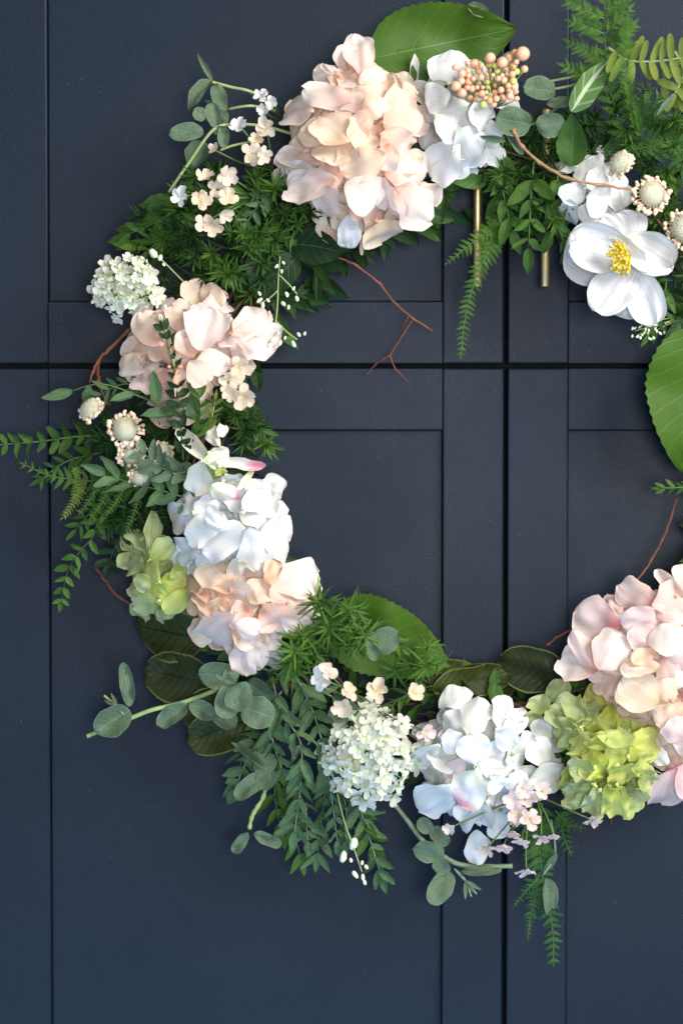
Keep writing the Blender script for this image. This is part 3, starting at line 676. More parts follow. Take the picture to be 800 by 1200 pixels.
stem_with_leaves([(252, 809, .075), (262, 798, .08), (278, 790, .085)], STEM_P, 2., [((262, 797), (252, 790), 5, .09, 'lance'), ((262, 797), (266, 782), 5, .09, 'lance'), ((262, 797), (276, 800), 5, .09, 'lance')], None)
stem_with_leaves([(150, 842, .078), (135, 826, .08), (122, 815, .08)], STEM_P, 1.4, [((135, 826), (122, 820), 5, .08, 'lance'), ((138, 826), (130, 812), 4, .08, 'lance')], None)
stem_with_leaves([(312, 918, .06), (308, 935, .06), (296, 955, .06), (292, 972, .06)], STEM_P, 2.2,
    [((313, 905), (275, 935), 22), ((308, 900), (272, 870), 10), ((300, 905), (322, 885), 24), ((320, 900), (305, 925), 22), ((290, 975), (273, 1000), 14), ((298, 976), (330, 990), 15)],
    'small twisted pale stem with frosted leaves hanging by itself below', knots=.6)
stem_with_leaves([(462, 942, .06), (480, 965, .06), (495, 985, .062), (515, 1000, .062), (535, 1012, .062), (560, 1015, .06), (600, 1015, .06)], STEM_F, 2.5,
    [((520, 1000), (484, 995), 28), ((512, 1005), (522, 1025), 20), ((528, 1022), (505, 1060), 28), ((540, 1022), (588, 1018), 14), ((525, 990), (505, 970), 20), ((490, 960), (505, 975), 18)],
    'frosted stem with grey green leaves at the very bottom', knots=.4)
for a in (-70, -50, -30, -90):
    stem_with_leaves([(532, 1018, .065), (545, 1032, .068), (545 + 20 * cos(radians(a)), 1032 - 20 * sin(radians(a)), .07)], STEM_F, 1.1, [((545, 1032), (545 + 22 * cos(radians(a)), 1032 - 22 * sin(radians(a))), 5, .07, 'lance')], None)
stem_with_leaves([(645, 960, .06), (650, 1000, .06), (636, 1025, .06)], STEM_F, 1.2, [((652, 1000), (636, 1026), 9), ((640, 1030), (652, 1062), 18), ((640, 1030), (645, 1072), 14)], None, kind='ovate')
# top left frosted
stem_with_leaves([(198, 225, .075), (222, 190, .08), (250, 152, .085), (275, 146, .08), (310, 148, .07), (345, 158, .06)], STEM_P, 1.8,
    [((238, 153), (199, 157), 22), ((255, 150), (247, 120), 17), ((250, 155), (265, 150), 10), ((242, 168), (224, 196), 28, .06), ((262, 148), (262, 172), 14), ((240, 140), (228, 128), 16)],
    'pale green stem with frosted leaves at the upper left')
stem_with_leaves([(248, 96, .07), (270, 102, .07), (295, 108, .07), (320, 125, .06)], STEM_P, 1.8,
    [((248, 95), (221, 127), 17), ((250, 96), (231, 62), 7, .07, 'lance'), ((252, 98), (262, 130), 18)], 'topmost pale stem at the upper left with one curled leaf')
stem_with_leaves([(268, 128, .07), (295, 124, .075), (322, 130, .06)], STEM_P, 1.6, [((262, 128), (256, 150), 18), ((268, 128), (240, 118), 8, .07, 'lance'), ((255, 128), (240, 140), 20)], None)
stem_with_leaves([(258, 176, .08), (275, 170, .08), (300, 165, .075)], STEM_P, 1.4, [], None)
# top right round frosted leaves
stem_with_leaves([(600, 150, .08), (625, 145, .085), (650, 128, .085), (690, 105, .08)], STEM_G, 1.6,
    [((650, 108), (615, 100), 30), ((622, 146), (580, 138), 36, .095), ((628, 146), (662, 146), 30, .09), ((640, 122), (672, 118), 14), ((592, 165), (562, 160), 9, .10, 'ovate'), ((594, 158), (612, 182), 8, .08)],
    'stem with round grey green leaves below the berries')
stem_with_leaves([(645, 95, .07), (670, 90, .07), (690, 84, .07)], STEM_P, 1.5, [], None)
stem_with_leaves([(645, 105, .07), (670, 100, .07), (695, 92, .07)], STEM_P, 1.5, [], None)
stem_with_leaves([(418, 762, .075), (428, 752, .085), (436, 745, .09)], STEM_F, 1.3, [((436, 758), (466, 742), 32, .085), ((432, 738), (440, 776), 16, .09)], 'round frosted leaf lying on the serrated green leaf')
stem_with_leaves([(368, 722, .10), (371, 700, .10), (374, 676, .10)], STEM_P, 1.5, [], None)
leaf('frosted_leaf', 'round', L['euc'], wreath, (385, 840), (420, 828), .08, .085, 24)
leaf('frosted_leaf', 'round', L['euc'], wreath, (600, 60), (590, 100), .05, .05, 22)

for b, t, w in [((340, 285), (404, 292), 44), ((300, 290), (325, 352), 46), ((350, 300), (300, 345), 40)]:
    big_leaf('dark_leaf', 'ovate', 'dark', b, t, .062, .070, w, None, U(-.2, .2))
# ------------------------------------------------------------ hydrangeas
def hydrangea(name, label, dome, crop, plist, dmat, fill=0, fmats=None, fsize=34, kind='petal', stem=STEM_P, hboost=0.):
    """dome = (cx,cy,rx,ry,h0,H) in photo px / metres; plist in crop coords: (bx,by,tx,ty,w[,mat])"""
    cx, cy, rx, ry, h0, H = dome; ox, oy, k = crop
    def hh(x, y):
        d = ((x - cx) / rx) ** 2 + ((y - cy) / ry) ** 2
        return h0 + H * sqrt(max(0., 1 - d)) if d < 1 else h0 - .006 * min(2, sqrt(d) - 1) * 2
    org = W(cx, cy, h0); m = MB()
    m.ball(W(cx, cy, h0 + H * .1), (rx * S * .45, H * .35, ry * S * .45), 10, 7)
    cents = []
    fl = []
    for i in range(fill):
        a = 2.4 * i + U(-.3, .3); q = sqrt((i + .5) / fill) * .86
        x, y = cx + rx * q * cos(a), cy + ry * q * sin(a); fl.append((x, y, q, a))
        m.tube([W(cx + (x - cx) * .4, cy + (y - cy) * .4, h0), W(x, y, hh(x, y) - .010)], .0007, 5)
        m.ball(W(x, y, hh(x, y) - .009), .0016, 6, 4)
    g = m.build(name, stem, wreath, org, label)
    for x, y, q, a in fl:
        h = hh(x, y) - .017; c = W(x, y, h); r0 = U(0, 1.6)
        n = Vector((cos(a) * q * 1.0 + U(-.3, .3), -1, -sin(a) * q * 1.0 + U(-.3, .3))).normalized()
        ax = n.cross(Vector((0, 0, 1))).normalized(); ay = n.cross(ax)
        mt = P[random.choice(fmats or [dmat])]
        for s in range(4):
            th = r0 + s * pi / 2 + U(-.2, .2); up = U(.0, .8)
            d = (ax * cos(th) + ay * sin(th)) * cos(up) + n * sin(up)
            l = fsize * 1.08 * K(h) * U(.8, 1.1)
            link('petal', get(kind, mt), g, frame(c, c + d * l, U(.9, 1.12), U(-.25, .25), tilt=n))
    eyes = {}
    for p in plist: eyes.setdefault(p[:2], []).append(p)
    em = MB()
    for (ex, ey), v in eyes.items():
        if len(v) >= 2 or rnd() < .3:
            x, y = ox + ex * k, oy + ey * k; em.ball(W(x, y, hh(x, y) + .010), .0016, 8, 5, bump=.4)
            for q in range(4): em.ball(W(x + U(-3, 3), y + U(-3, 3), hh(x, y) + .010), .0008, 6, 4)
    for x, y, q, a in fl: em.ball(W(x, y, hh(x, y) - .014), .0017, 8, 5, bump=.4)
    em.build('floret_eye', EYEP if dmat in ('pink', 'peach') else (BERRYG if dmat in ('lime', 'green') else BUDW), g, org)
    for i, p in enumerate(plist):
        bx, by, tx, ty, w = p[:5]; mt = p[5] if len(p) > 5 else dmat
        bx, by, tx, ty, w = ox + bx * k, oy + by * k, ox + tx * k, oy + ty * k, w * k
        hb, ht = hh(bx, by), hh(tx, ty); lift = .0030 * (i % 5) + hboost + .003
        ln = math.hypot(tx - bx, ty - by)
        ht = min(ht, hb + .004) + U(-.004, .006)
        if ht < hb - ln * S * .9: ht = hb - ln * S * .9
        kd = 'narrow' if w < ln * .38 else kind
        leaf('petal', kd, P[mt], g, (bx, by), (tx, ty), hb + lift, ht + lift, w * 1.1, U(-.38, .38))
    return g

C2 = (300, 0, .375)
hydrangea('hydrangea', 'large peach hydrangea at the top left of the wreath', (418, 168, 90, 108, .055, .06), C2, [
    (325, 245, 318, 103, 88, 'pinkw'), (320, 255, 398, 222, 58, 'pinkw'), (262, 240, 205, 193, 30, 'pinkw'), (300, 325, 152, 285, 95, 'pinkw'), (175, 350, 57, 335, 88, 'pinkw'),
    (345, 335, 238, 272, 84, 'pinkw'), (400, 345, 425, 213, 132, 'pinkw'), (400, 340, 520, 290, 110, 'peach'), (395, 380, 528, 385, 110, 'peach'), (285, 445, 205, 340, 125, 'cream'),
    (240, 440, 140, 398, 84, 'cream'), (295, 500, 180, 445, 74, 'cream'), (325, 480, 352, 370, 105, 'cream'), (385, 420, 485, 475, 90, 'peach'), (405, 480, 265, 535, 95, 'cream'),
    (210, 500, 76, 478, 78, 'pinkw'), (175, 520, 78, 545, 60, 'white'), (250, 565, 115, 600, 95, 'pinkw'), (250, 580, 178, 668, 84, 'pinkw'), (285, 565, 368, 640, 115, 'pinkw'),
    (275, 540, 185, 558, 75, 'peach'), (400, 530, 545, 540, 115, 'pinkw'), (435, 580, 535, 690, 125, 'pinkw'), (515, 580, 585, 655, 95, 'pinkw'), (430, 590, 452, 745, 66, 'pinkw'),
    (300, 645, 385, 720, 90, 'pinkw'), (375, 690, 400, 778, 125, 'cream'), (290, 670, 290, 778, 66, 'white'), (328, 740, 334, 800, 14, 'cream'), (400, 555, 395, 668, 82, 'pinkw'),
    (345, 440, 300, 360, 55, 'orange'), (300, 430, 270, 540, 60, 'orange'), (365, 350, 300, 400, 60, 'peach'), (340, 300, 400, 360, 70, 'peach'), (420, 450, 395, 530, 70, 'peach'),
    (200, 360, 240, 440, 50, 'orange')], 'peach', 20, ('peach', 'pinkw', 'orange', 'cream'), 34)
hydrangea('hydrangea', 'white hydrangea beside the berries at the top', (548, 138, 52, 70, .05, .045), C2, [
    (600, 260, 530, 215, 95, 'white'), (620, 265, 605, 165, 135, 'white'), (640, 260, 705, 190, 105, 'white'), (600, 285, 540, 320, 90, 'white'), (655, 330, 515, 358, 78, 'white'),
    (670, 330, 640, 430, 125, 'white'), (620, 405, 495, 480, 115, 'white'), (620, 440, 565, 548, 115, 'white'), (645, 400, 705, 535, 118, 'bluew'), (665, 345, 750, 370, 95, 'bluew'),
    (620, 470, 622, 560, 85, 'bluew'), (500, 440, 470, 400, 60, 'bluew'), (490, 300, 495, 167, 30, 'white'), (505, 320, 530, 255, 64, 'white'), (560, 360, 640, 420, 80, 'white')],
    'white', 7, ('white', 'bluew'), 30)
C5 = (80, 280, .375)
hydrangea('hydrangea', 'peach hydrangea halfway up the left side', (222, 412, 72, 76, .05, .045), C5, [
    (400, 225, 530, 180, 76, 'pinkw'), (512, 300, 618, 235, 95, 'pinkw'), (512, 300, 640, 322, 112, 'pinkw'), (512, 300, 560, 380, 62, 'pinkw'), (400, 345, 455, 222, 118, 'pinkw'),
    (468, 320, 478, 225, 62, 'pinkw'), (360, 300, 322, 188, 58, 'peach'), (370, 300, 445, 212, 86, 'pinkw'), (290, 335, 228, 222, 96, 'peach'), (225, 365, 158, 420, 64, 'cream'),
    (335, 365, 188, 345, 112, 'peach'), (305, 475, 203, 405, 96, 'pinkw'), (400, 375, 508, 388, 76, 'pinkw'), (380, 380, 435, 455, 76, 'peach'), (350, 500, 320, 598, 66, 'peach'),
    (315, 400, 305, 520, 76, 'peach'), (390, 370, 358, 285, 74, 'peach'), (400, 430, 445, 505, 56, 'cream'), (350, 400, 360, 500, 50, 'orange')], 'peach', 15, ('peach', 'peach', 'pinkw', 'cream'), 30)
CB1 = (120, 480, .35)
hydrangea('hydrangea', 'white hydrangea on the lower left above the peach one', (272, 622, 66, 62, .055, .05), CB1, [
    (305, 348, 193, 372, 105), (305, 345, 247, 290, 74, 'bluew'), (305, 345, 392, 312, 76), (310, 355, 345, 448, 110), (470, 325, 582, 262, 82), (455, 335, 592, 350, 118),
    (470, 345, 440, 262, 80), (525, 410, 652, 440, 140), (480, 400, 335, 470, 125), (500, 395, 522, 535, 108), (335, 460, 225, 482, 84, 'bluew'), (400, 450, 308, 522, 82),
    (455, 500, 478, 645, 104), (400, 340, 370, 390, 60), (355, 395, 400, 350, 90), (505, 480, 540, 510, 60), (540, 260, 510, 330, 60)], 'white', 12, ('white', 'white', 'bluew'), 30)
hydrangea('lily_blossom', 'cream lily like blossom with a pink tipped petal above the white hydrangea', (250, 545, 34, 36, .082, .02), (200, 480, .15), [
    (370, 280, 250, 90, 110, 'creamw'), (375, 220, 440, 100, 80, 'creamw'), (655, 465, 520, 630, 56, 'creamw'), (420, 500, 510, 600, 120, 'creamw'), (320, 590, 545, 745, 170, 'ptip'),
    (260, 400, 200, 660, 190, 'creamw'), (290, 400, 60, 145, 120, 'creamw'), (380, 440, 400, 520, 90, 'lime'), (260, 390, 470, 400, 130, 'creamw'), (340, 400, 782, 430, 92, 'ptip'), (300, 340, 450, 330, 90, 'creamw')], 'creamw', 0)
hydrangea('hydrangea', 'peach hydrangea at the lower left, under the white one', (296, 712, 70, 66, .06, .05), CB1, [
    (430, 605, 345, 515, 118, 'cream'), (375, 600, 528, 655, 118, 'peach'), (495, 650, 558, 560, 96, 'cream'), (580, 605, 702, 552, 116, 'pinkw'), (560, 600, 675, 640, 114, 'peach'),
    (620, 645, 705, 695, 84, 'pinkw'), (540, 650, 618, 748, 116, 'peach'), (600, 680, 692, 745, 76, 'pinkw'), (445, 685, 318, 815, 125, 'pinkw'), (445, 715, 525, 748, 70, 'pinkw'),
    (450, 765, 472, 872, 74, 'pinkw'), (490, 750, 532, 858, 66, 'pinkw'), (355, 650, 285, 515, 62, 'orange'), (365, 695, 320, 600, 56, 'orange'), (560, 585, 580, 500, 60, 'orange'),
    (420, 640, 350, 700, 80, 'cream'), (500, 690, 430, 690, 90, 'peach'), (440, 720, 520, 800, 80, 'peach')], 'peach', 14, ('peach', 'cream', 'pinkw'), 30)
hydrangea('hydrangea', 'small pale green hydrangea at the left', (186, 675, 42, 56, .04, .035), CB1, [
    (160, 475, 95, 375, 72, 'green'), (160, 475, 172, 362, 54, 'green'), (135, 510, 62, 525, 64, 'green'), (160, 500, 235, 445, 64, 'green'), (190, 575, 130, 495, 84, 'lime'),
    (190, 570, 275, 598, 92, 'lime'), (200, 570, 180, 655, 72, 'lime'), (150, 600, 75, 598, 54, 'green'), (190, 640, 108, 662, 74, 'green'), (285, 600, 218, 685, 64, 'lime'),
    (270, 655, 240, 745, 76, 'green'), (225, 560, 322, 525, 64, 'lime'), (230, 500, 180, 440, 60, 'green'), (290, 660, 320, 720, 80, 'green'), (160, 560, 110, 600, 60, 'green')], 'green', 9, ('green', 'green', 'lime'), 24)
CB5 = (450, 780, .3125)
hydrangea('hydrangea', 'bluish white hydrangea with pink edged petals at the bottom centre', (560, 895, 74, 76, .055, .045), CB5, [
    (275, 170, 258, 70, 116, 'bluew'), (320, 255, 350, 125, 130, 'white'), (440, 265, 438, 125, 66, 'white'), (445, 265, 535, 185, 66, 'white'), (420, 245, 490, 300, 86, 'white'),
    (310, 255, 225, 185, 86, 'bluew'), (305, 280, 215, 290, 84, 'bluew'), (250, 405, 178, 295, 76, 'white'), (205, 300, 102, 382, 76, 'bluew'), (340, 372, 325, 255, 110, 'white'),
    (340, 370, 455, 325, 110, 'white'), (350, 372, 468, 412, 66, 'white'), (295, 345, 235, 435, 66, 'pink'), (345, 390, 288, 528, 138, 'ptip'), (250, 455, 122, 555, 125, 'bluew'),
    (385, 510, 235, 590, 104, 'bluew'), (385, 510, 350, 625, 84, 'white'), (465, 445, 425, 642, 66, 'white'), (350, 615, 350, 748, 86, 'bluew'), (605, 375, 555, 275, 98, 'white'),
    (605, 372, 655, 325, 56, 'white'), (600, 375, 672, 362, 34, 'white'), (500, 440, 680, 408, 104, 'bluew'), (530, 400, 478, 470, 74, 'bluew'), (605, 285, 578, 198, 76, 'bluew'),
    (618, 260, 665, 320, 56, 'white'), (540, 460, 600, 480, 80, 'bluew'), (400, 420, 440, 470, 80, 'white')], 'white', 13, ('white', 'bluew', 'bluew'), 29)
CB6 = (540, 640, .325)
hydrangea('hydrangea', 'large pale pink hydrangea at the lower right edge', (808, 795, 128, 108, .055, .04), CB6, [
    (570, 245, 528, 165, 64, 'pink'), (575, 285, 560, 195, 66, 'pink'), (695, 228, 568, 145, 105, 'pink'), (695, 228, 780, 150, 105, 'pink'), (695, 228, 590, 300, 105, 'pink'), (695, 228, 815, 248, 84, 'pinkw'),
    (565, 292, 400, 235, 138, 'pink'), (497, 445, 368, 418, 118, 'pinkw'), (497, 445, 400, 310, 72, 'pink'), (497, 445, 575, 308, 135, 'pinkw'), (497, 445, 610, 435, 44, 'cream'),
    (710, 300, 605, 350, 84, 'pink'), (705, 380, 612, 410, 54, 'orange'), (715, 430, 570, 440, 64, 'cream'), (735, 398, 750, 278, 135, 'pinkw'), (735, 398, 775, 518, 120, 'pinkw'), (735, 398, 880, 380, 120, 'pink'),
    (805, 185, 703, 85, 52, 'pinkw'), (810, 160, 795, 52, 70, 'pinkw'), (715, 570, 580, 480, 138, 'cream'), (790, 560, 700, 640, 90, 'cream'), (795, 810, 698, 680, 128, 'pink'),
    (775, 800, 742, 958, 150, 'pink'), (780, 800, 900, 880, 150, 'pink'), (820, 700, 740, 640, 100, 'pink'), (800, 560, 860, 660, 110, 'cream'), (680, 770, 726, 735, 90, 'white'), (760, 560, 720, 480, 80, 'cream')], 'pink', 26, ('pink', 'pinkw', 'peach', 'cream'), 36)
hydrangea('hydrangea', 'lime green hydrangea at the lower right', (712, 893, 56, 58, .06, .042), CB6, [
    (430, 655, 340, 570, 140, 'green'), (430, 655, 440, 545, 120, 'green'), (430, 655, 320, 680, 100, 'green'), (290, 605, 235, 640, 70, 'green'), (295, 605, 275, 538, 80, 'green'), (300, 590, 365, 545, 60, 'green'), (310, 560, 380, 490, 80, 'green'),
    (553, 565, 445, 525, 95, 'lime'), (553, 565, 540, 480, 80, 'pinkw'), (545, 570, 520, 665, 66, 'lime'), (553, 565, 672, 690, 135, 'pinkw'), (553, 565, 640, 520, 90, 'pink'),
    (470, 740, 400, 680, 90, 'lime'), (500, 730, 480, 670, 90, 'lime'), (560, 730, 560, 660, 110, 'lime'), (600, 750, 690, 700, 110, 'lime'), (530, 790, 430, 790, 110, 'lime'),
    (560, 790, 600, 860, 130, 'lime'), (480, 800, 390, 790, 80, 'green'), (620, 790, 690, 790, 100, 'lime'), (600, 760, 520, 730, 110, 'lime'), (480, 860, 390, 840, 80, 'green'),
    (480, 880, 380, 910, 90, 'green'), (500, 880, 470, 960, 90, 'green'), (540, 870, 580, 960, 110, 'lime'), (590, 870, 650, 920, 90, 'green'), (560, 860, 520, 900, 90, 'green'), (640, 830, 700, 850, 80, 'green')],
    'lime', 13, ('lime', 'lime', 'green'), 24, 'ruffle')
C4 = (500, 150, .375)
hydrangea('hydrangea', 'small white hydrangea half hidden behind the anemone', (695, 222, 38, 36, .055, .02), C4, [
    (470, 120, 394, 112, 46, 'white'), (500, 180, 505, 88, 96, 'white'), (460, 245, 448, 172, 84, 'white'), (452, 225, 425, 305, 66, 'bluew'), (500, 215, 570, 235, 110, 'bluew'),
    (560, 220, 625, 215, 90, 'bluew'), (500, 190, 560, 150, 80, 'white'), (470, 250, 530, 280, 60, 'white')], 'white', 4, ('white', 'bluew'), 26)

# --- anemone
def anemone():
    org = W(722, 302, .08); m = MB(); m.ball(W(731, 300, .088), .006, 10, 7)
    g = m.build('anemone', BUDW, wreath, org, 'open white anemone with yellow stamens at the upper right')
    lst = [(490, 490, 400, 745, 210, .070, .066), (450, 290, 200, 105, 170, .068, .070), (450, 300, 430, 95, 230, .072, .080), (480, 400, 70, 330, 330, .074, .078), (500, 440, 610, 800, 195, .076, .080),
           (430, 265, 725, 450, 225, .080, .094), (480, 385, 85, 270, 250, .084, .104), (500, 430, 252, 700, 225, .084, .098), (420, 250, 300, 125, 110, .086, .090), (590, 465, 335, 265, 100, .096, .112)]
    for bx, by, tx, ty, w, hb, ht in lst:
        leaf('petal', 'anem', P['anem'], g, (650 + bx * .1875, 230 + by * .1875), (650 + tx * .1875, 230 + ty * .1875), hb, ht, w * .1875 * 1.22, U(-.15, .15))
    s = MB(); c = Vector(W(738, 301, .092))
    for i in range(150):
        a = radians(U(115, 268)); l = U(16, 33) if rnd() > .3 else U(6, 18)
        x, y = 738 + l * cos(a) * .85, 301 - l * sin(a) * .75
        pm = W(738 + (x - 738) * .5, 301 + (y - 301) * .5, .107); pe = W(x, y, U(.102, .118))
        s.tube([c + Vector((U(-.002, .002), 0, U(-.002, .002))), pm, pe], .00035, 4); s.ball(pe, .0009, 6, 4)
    s.build('stamen_cluster', YEL, g, c)
anemone()

# --- small five petalled florets
def floret_mesh(seed, n=5, wr=.75):
    R = random.Random(seed); V = []; F = []; UV = []
    for i in range(n):
        v, f, u = blade(.5, .3, wr * R.uniform(.85, 1.15), 4, 6, cup=R.uniform(-.1, .5), curl=R.uniform(-.35, .4), crumple=.2, ragged=.25, seed=seed * 7 + i)
        M = Matrix.Rotation(2 * pi * i / n + R.uniform(-.12, .12), 4, 'Z') @ Matrix.Rotation(R.uniform(.0, .6), 4, 'X') @ Matrix.Scale(R.uniform(.85, 1.12), 4)
        b = len(V); V += [M @ x for x in v]; F += [tuple(b + k for k in t) for t in f]; UV += u
    return V, F, UV
SH['floret5'] = [floret_mesh(i) for i in range(5)]
SH['floretv'] = [floret_mesh(30 + i, 5, .70) for i in range(5)]
SH['floret4'] = [floret_mesh(10 + i, 4, .85) for i in range(3)]
def floret(kind, mat, parent, x, y, h, r, lean=(0, 0), sq=1.):
    p = W(x, y, h); z = Vector((lean[0], -1, lean[1])).normalized(); xx = Vector((1, 0, 0)); yy = z.cross(xx).normalized(); xx = yy.cross(z)
    R = Matrix((xx, yy, z)).transposed().to_4x4() @ Matrix.Rotation(U(0, 6.28), 4, 'Z')
    return link('floret', get(kind, mat), parent, Matrix.Translation(p) @ R @ Matrix.Scale(r * K(h), 4))
def floret_cluster(root, fl, mat, h, label, stem=STEM_G, name='blossom_cluster'):
    """fl: (x,y,r,leanx,leanz)"""
    m = MB(); o = W(root[0], root[1], h - .03)
    for f in fl:
        mid = W((root[0] + f[0]) / 2 + U(-4, 4), (root[1] + f[1]) / 2 + U(-4, 4), h - .01)
        p = W(f[0], f[1], h - .002); m.tube(smooth_path([o, mid, p], 4), .0007, 5); m.ball(p, .0012, 6, 4)
    g = m.build(name, stem, wreath, o, label)
    for f in fl:
        lx, lz = (f[3], f[4]) if len(f) > 3 else (U(-.5, .5), U(-.5, .5))
        mt = f[5] if len(f) > 5 else mat
        floret('floret5', P[mt], g, f[0], f[1], h + U(-.003, .006), f[2], (lx, lz))
    return g
floret_cluster((300, 230), [(265, 205, 14), (255, 222, 13), (235, 235, 14), (212, 230, 13, -.6, 0, 'white'), (240, 209, 12, 0, 1.2), (268, 232, 13), (250, 262, 14, 0, -.9), (262, 252, 12, .6, -.6), (240, 262, 13)], 'small', .092, 'cluster of small cream blossoms at the upper left, the lower of two')
floret_cluster((320, 200), [(295, 180, 15), (312, 150, 14), (281, 148, 12, -.6, .5, 'white'), (308, 182, 12, .8, -.3), (300, 164, 11), (252, 176, 9, -1, 1)], 'small', .088, 'cluster of small cream blossoms beside the big peach hydrangea')
floret_cluster((330, 140), [(306, 112, 10, -.4, .6, 'white'), (318, 120, 9, 0, 0, 'white'), (310, 128, 9, -.5, -.3, 'white')], 'small', .075, None)
floret_cluster((255, 440), [(281, 430, 15), (268, 448, 13), (286, 464, 17), (272, 462, 12)], 'small', .095, 'small cream blossoms on the right of the mid left peach hydrangea')
floret_cluster((440, 830), [(372, 803, 0.1), (378, 796, 16, -.3, .2, 'white'), (384, 788, 14, .5, .4), (402, 826, 15, -.2, -.6), (408, 812, 13, .4, .4), (442, 810, 16), (484, 812, 13), (498, 858, 13, .5, 0, 'smallp'), (470, 848, 11, .6, .2, 'smallp')], 'small', .10, 'small cream pink blossoms strung above the white viburnum ball')
floret_cluster((625, 930), [(600, 935, 14), (612, 925, 13), (618, 935, 12), (606, 955, 14), (620, 960, 14), (634, 928, 13), (598, 975, 12, 0, -1.3), (610, 985, 12, -.2, -1.5), (634, 981, 12, .2, -1.6), (648, 978, 8, .3, -1.5), (616, 1021, 13, .2, -1.6),
                              (693, 961, 13, .3, -1.7), (590, 990, 12, -.3, -1.4), (570, 994, 12, -.4, -1.3), (527, 970, 9, -.5, -.4)], 'smallp', .098, 'small pale pink blossoms hanging under the bluish white hydrangea')

# --- viburnum balls
def viburnum(c, rx, ry, h0, H, n, r, label):
    m = MB(); org = W(c[0], c[1], h0); ft = []
    m.ball(org, (rx * S * .55, H * .5, ry * S * .55), 12, 8, bump=.2)
    for i in range(n):
        a = 2.4 * i; q = sqrt((i + .5) / n) ; x, y = c[0] + rx * q * cos(a) + U(-5, 5), c[1] + ry * q * sin(a) + U(-5, 5)
        h = h0 + H * sqrt(max(0, 1 - q * q)) * .9 + U(-.008, .006); ft.append((x, y, h, q, a))
        m.tube([org, W(x, y, h - .001)], .0006, 4)
    for i in range(n // 2):
        a = U(0, 6.28); q = U(.2, 1.05); m.ball(W(c[0] + rx * q * cos(a), c[1] + ry * q * sin(a), h0 + H * sqrt(max(0, 1 - q * q)) * .92 + U(-.004, .003)), U(.0010, .0019), 6, 5)
    g = m.build('viburnum_ball', STEM_P, wreath, org, label)
    for x, y, h, q, a in ft:
        floret('floretv', P['tiny'], g, x, y, h, r * U(.7, 1.2), (cos(a) * q * 1.2 + U(-.3, .3), -sin(a) * q * 1.2 + U(-.3, .3)))
viburnum((433, 884), 52, 53, .065, .045, 80, 12.5, 'big round head of tiny white flowers at the bottom')
viburnum((147, 337), 37, 33, .055, .03, 46, 10, 'small round head of tiny white flowers at the left')

# --- berries
def berries():
    m = MB(); org = W(578, 125, .07); bl = []
    fixed = [(612, 63, 8.5), (588, 73, 6.5), (574, 68, 6.5), (556, 75, 6), (596, 68, 5), (603, 62, 4.5), (614, 81, 4.5), (560, 83, 4.5), (541, 86, 5), (533, 79, 4), (534, 101, 6), (541, 109, 5.5), (540, 95, 4.5), (558, 118, 5), (566, 123, 4.5, 1), (578, 122, 4),
             (597, 113, 4.5), (592, 118, 3.5), (601, 95, 4.5, 1), (605, 84, 4, 1), (574, 112, 3.5, 1)]
    for f in fixed: bl.append(f)
    while len(bl) < 66:
        x, y = U(545, 606), U(72, 118)
        if all(math.hypot(x - b[0], y - b[1]) > (b[2] + 1.8) for b in bl): bl.append((x, y, U(2.4, 4.4), 1 if rnd() < .2 and x > 570 else 0))
    for b in bl:
        e = W(b[0], b[1], .108); m.tube(smooth_path([org, W((578 + b[0]) / 2, (130 + b[1]) / 2, .09), e], 3), .0006, 4)
    g = m.build('berry_cluster', STEM_P, wreath, org, 'cluster of round pink berries at the top')
    mes = []
    for mt in (BERRY, BERRYG):
        q = MB(); q.ball((0, 0, 0), 1, 12, 8); mes.append(q.me('berry', mt))
    for b in bl:
        h = .108 + U(-.008, .008)
        link('berry', mes[1 if len(b) > 3 and b[3] else 0], g, Matrix.Translation(W(b[0], b[1], h)) @ Matrix.Scale(b[2] * K(h), 4))
berries()

# --- scabiosa pods
def pod(x, y, r, lean, label, h=.085, rr=1.55):
    o = W(x, y, h - .01); m = MB()
    z = Vector((lean[0], -1, lean[1])).normalized(); xx = Vector((1, 0, 0)); yy = z.cross(xx).normalized(); xx = yy.cross(z)
    T = Matrix.Translation(W(x, y, h)) @ Matrix((xx, yy, z)).transposed().to_4x4()
    q = MB(); q.ball((0, 0, 0), (r * K(h), r * K(h), r * K(h) * .8), 20, 12)
    for k in range(240):
        a = 2.4 * k; th = sqrt(k / 240) * 1.5; d = Vector((sin(th) * cos(a), sin(th) * sin(a), cos(th) * .8))
        rr_ = r * K(h); q.tube([d * rr_ * .9, d * rr_ * U(1.08, 1.25)], [.0005, .0002], 3)
    m.add(q.V, q.F, T)
    g = m.build('scabiosa_pod', [PODM], wreath, o, label)
    bd = MB(); n = int(15 * rr)
    for k in range(n * 3):
        a = 2 * pi * k / n + U(-.12, .12); R_ = r * K(h) * (rr - .12 + U(-.28, .22)); bd.ball(T @ Vector((R_ * cos(a), R_ * sin(a), U(-.003, .0015))), U(.0008, .0023), 6, 4, bump=.5)
    for k in range(n):
        a = 2 * pi * k / n; bd.tube([T @ Vector((0, 0, -.003)), T @ Vector((r * K(h) * rr * cos(a), r * K(h) * rr * sin(a), -.001))], .0004, 4)
    bd.build('bead_ring', BUDC, g, T.translation)
pod(147, 503, 13, (0, .1), 'scabiosa pod with a full ring of cream beads, at the left')
pod(107, 480, 12, (-.8, .9), 'scabiosa pod turned up left, beside the bent twig', rr=1.3)
pod(155, 532, 11, (.4, -.6), None, .078)
pod(165, 558, 11, (.2, -.9), None, .08, 1.25)
pod(190, 530, 10, (.6, .4), None, .075, 1.4)
pod(763, 228, 14, (.2, .1), 'scabiosa pod with a full ring of cream beads, at the upper right')
pod(727, 192, 13, (-.9, .5), 'scabiosa pod seen from the side, above the anemone', rr=1.15)
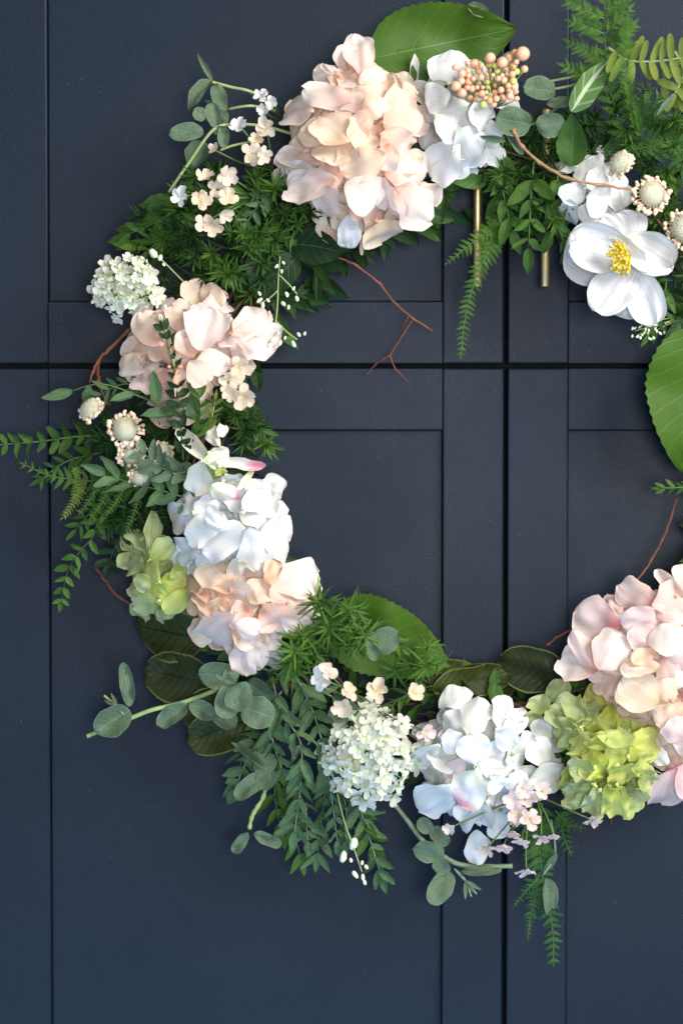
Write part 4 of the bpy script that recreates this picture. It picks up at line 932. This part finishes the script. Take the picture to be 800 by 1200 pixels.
pod(802, 268, 15, (-.3, .2), None)

# --- bud sprigs
def bud_sprig(stems, buds, label, h=.07, mat=BUDW, r=.9):
    m = MB(); org = W(stems[0][0][0], stems[0][0][1], h)
    for s in stems: m.tube(smooth_path([W(x, y, h) for x, y in s], 5), r * S, 5)
    g = m.build('bud_sprig', STEM_P, wreath, org, label)
    for b in buds:
        q = MB(); p = W(b[0], b[1], h + U(-.003, .003)); rb = b[2] * S * (.68 if b[2] < 6 else .72); q.ball((0, 0, 0), (rb * .8, rb * .8, rb * U(1.1, 1.5)), 9, 7, bump=.25)
        link('bud', q.me('bud', mat), g, Matrix.Translation(p) @ Matrix.Rotation(U(-1, 1), 4, 'Y'))
bud_sprig([[(328, 300), (326, 330), (325, 360), (322, 385)], [(326, 340), (315, 350), (304, 356)], [(325, 320), (340, 335), (348, 345)], [(322, 375), (335, 388), (348, 398)]],
          [(324, 312, 3.5), (332, 308, 3), (330, 318, 3), (304, 352, 4), (308, 358, 4), (314, 352, 3), (348, 350, 4), (336, 345, 4), (332, 356, 4), (338, 360, 3.5), (320, 398, 4.5), (328, 402, 4), (316, 404, 4), (350, 392, 3.5), (357, 391, 3), (344, 403, 4), (334, 396, 3), (326, 390, 3), (304, 344, 3), (344, 338, 3)],
          'sprig of small white buds hanging into the opening at the left')
bud_sprig([[(395, 930), (404, 965), (413, 990), (424, 1022)]], [(414, 989, 8), (402, 1004, 7), (411, 1008, 3.5), (424, 1011, 3.5), (429, 1016, 4), (416, 1025, 5), (425, 1028, 4), (427, 1034, 4)], 'sprig of white buds at the bottom of the sage spray', .075)
st = []; bd = []
for i in range(11):
    a = radians(180 + U(-25, 85)); l = U(30, 62); x, y = 800 + l * cos(a), 375 - l * sin(a) * .8
    st.append([(803, 372), (800 + l * .5 * cos(a) , 372 - l * .45 * sin(a)), (x, y)])
    for k in range(5): bd.append((x + U(-9, 9), y + U(-7, 7), U(1.6, 2.8)))
bud_sprig(st, bd, 'sprig of tiny green white buds under the anemone', .05, r=.5)
bud_sprig([[(215, 330), (190, 305), (180, 298)]], [(180, 297, 7.5), (188, 302, 5), (172, 306, 2.5), (176, 313, 3), (192, 310, 3), (166, 302, 2.5)], None, .07)
bud_sprig([[(205, 430), (196, 395), (188, 370)]], [(188, 372, 5), (196, 378, 5), (184, 358, 4), (180, 345, 3), (194, 360, 3.5)], None, .10)
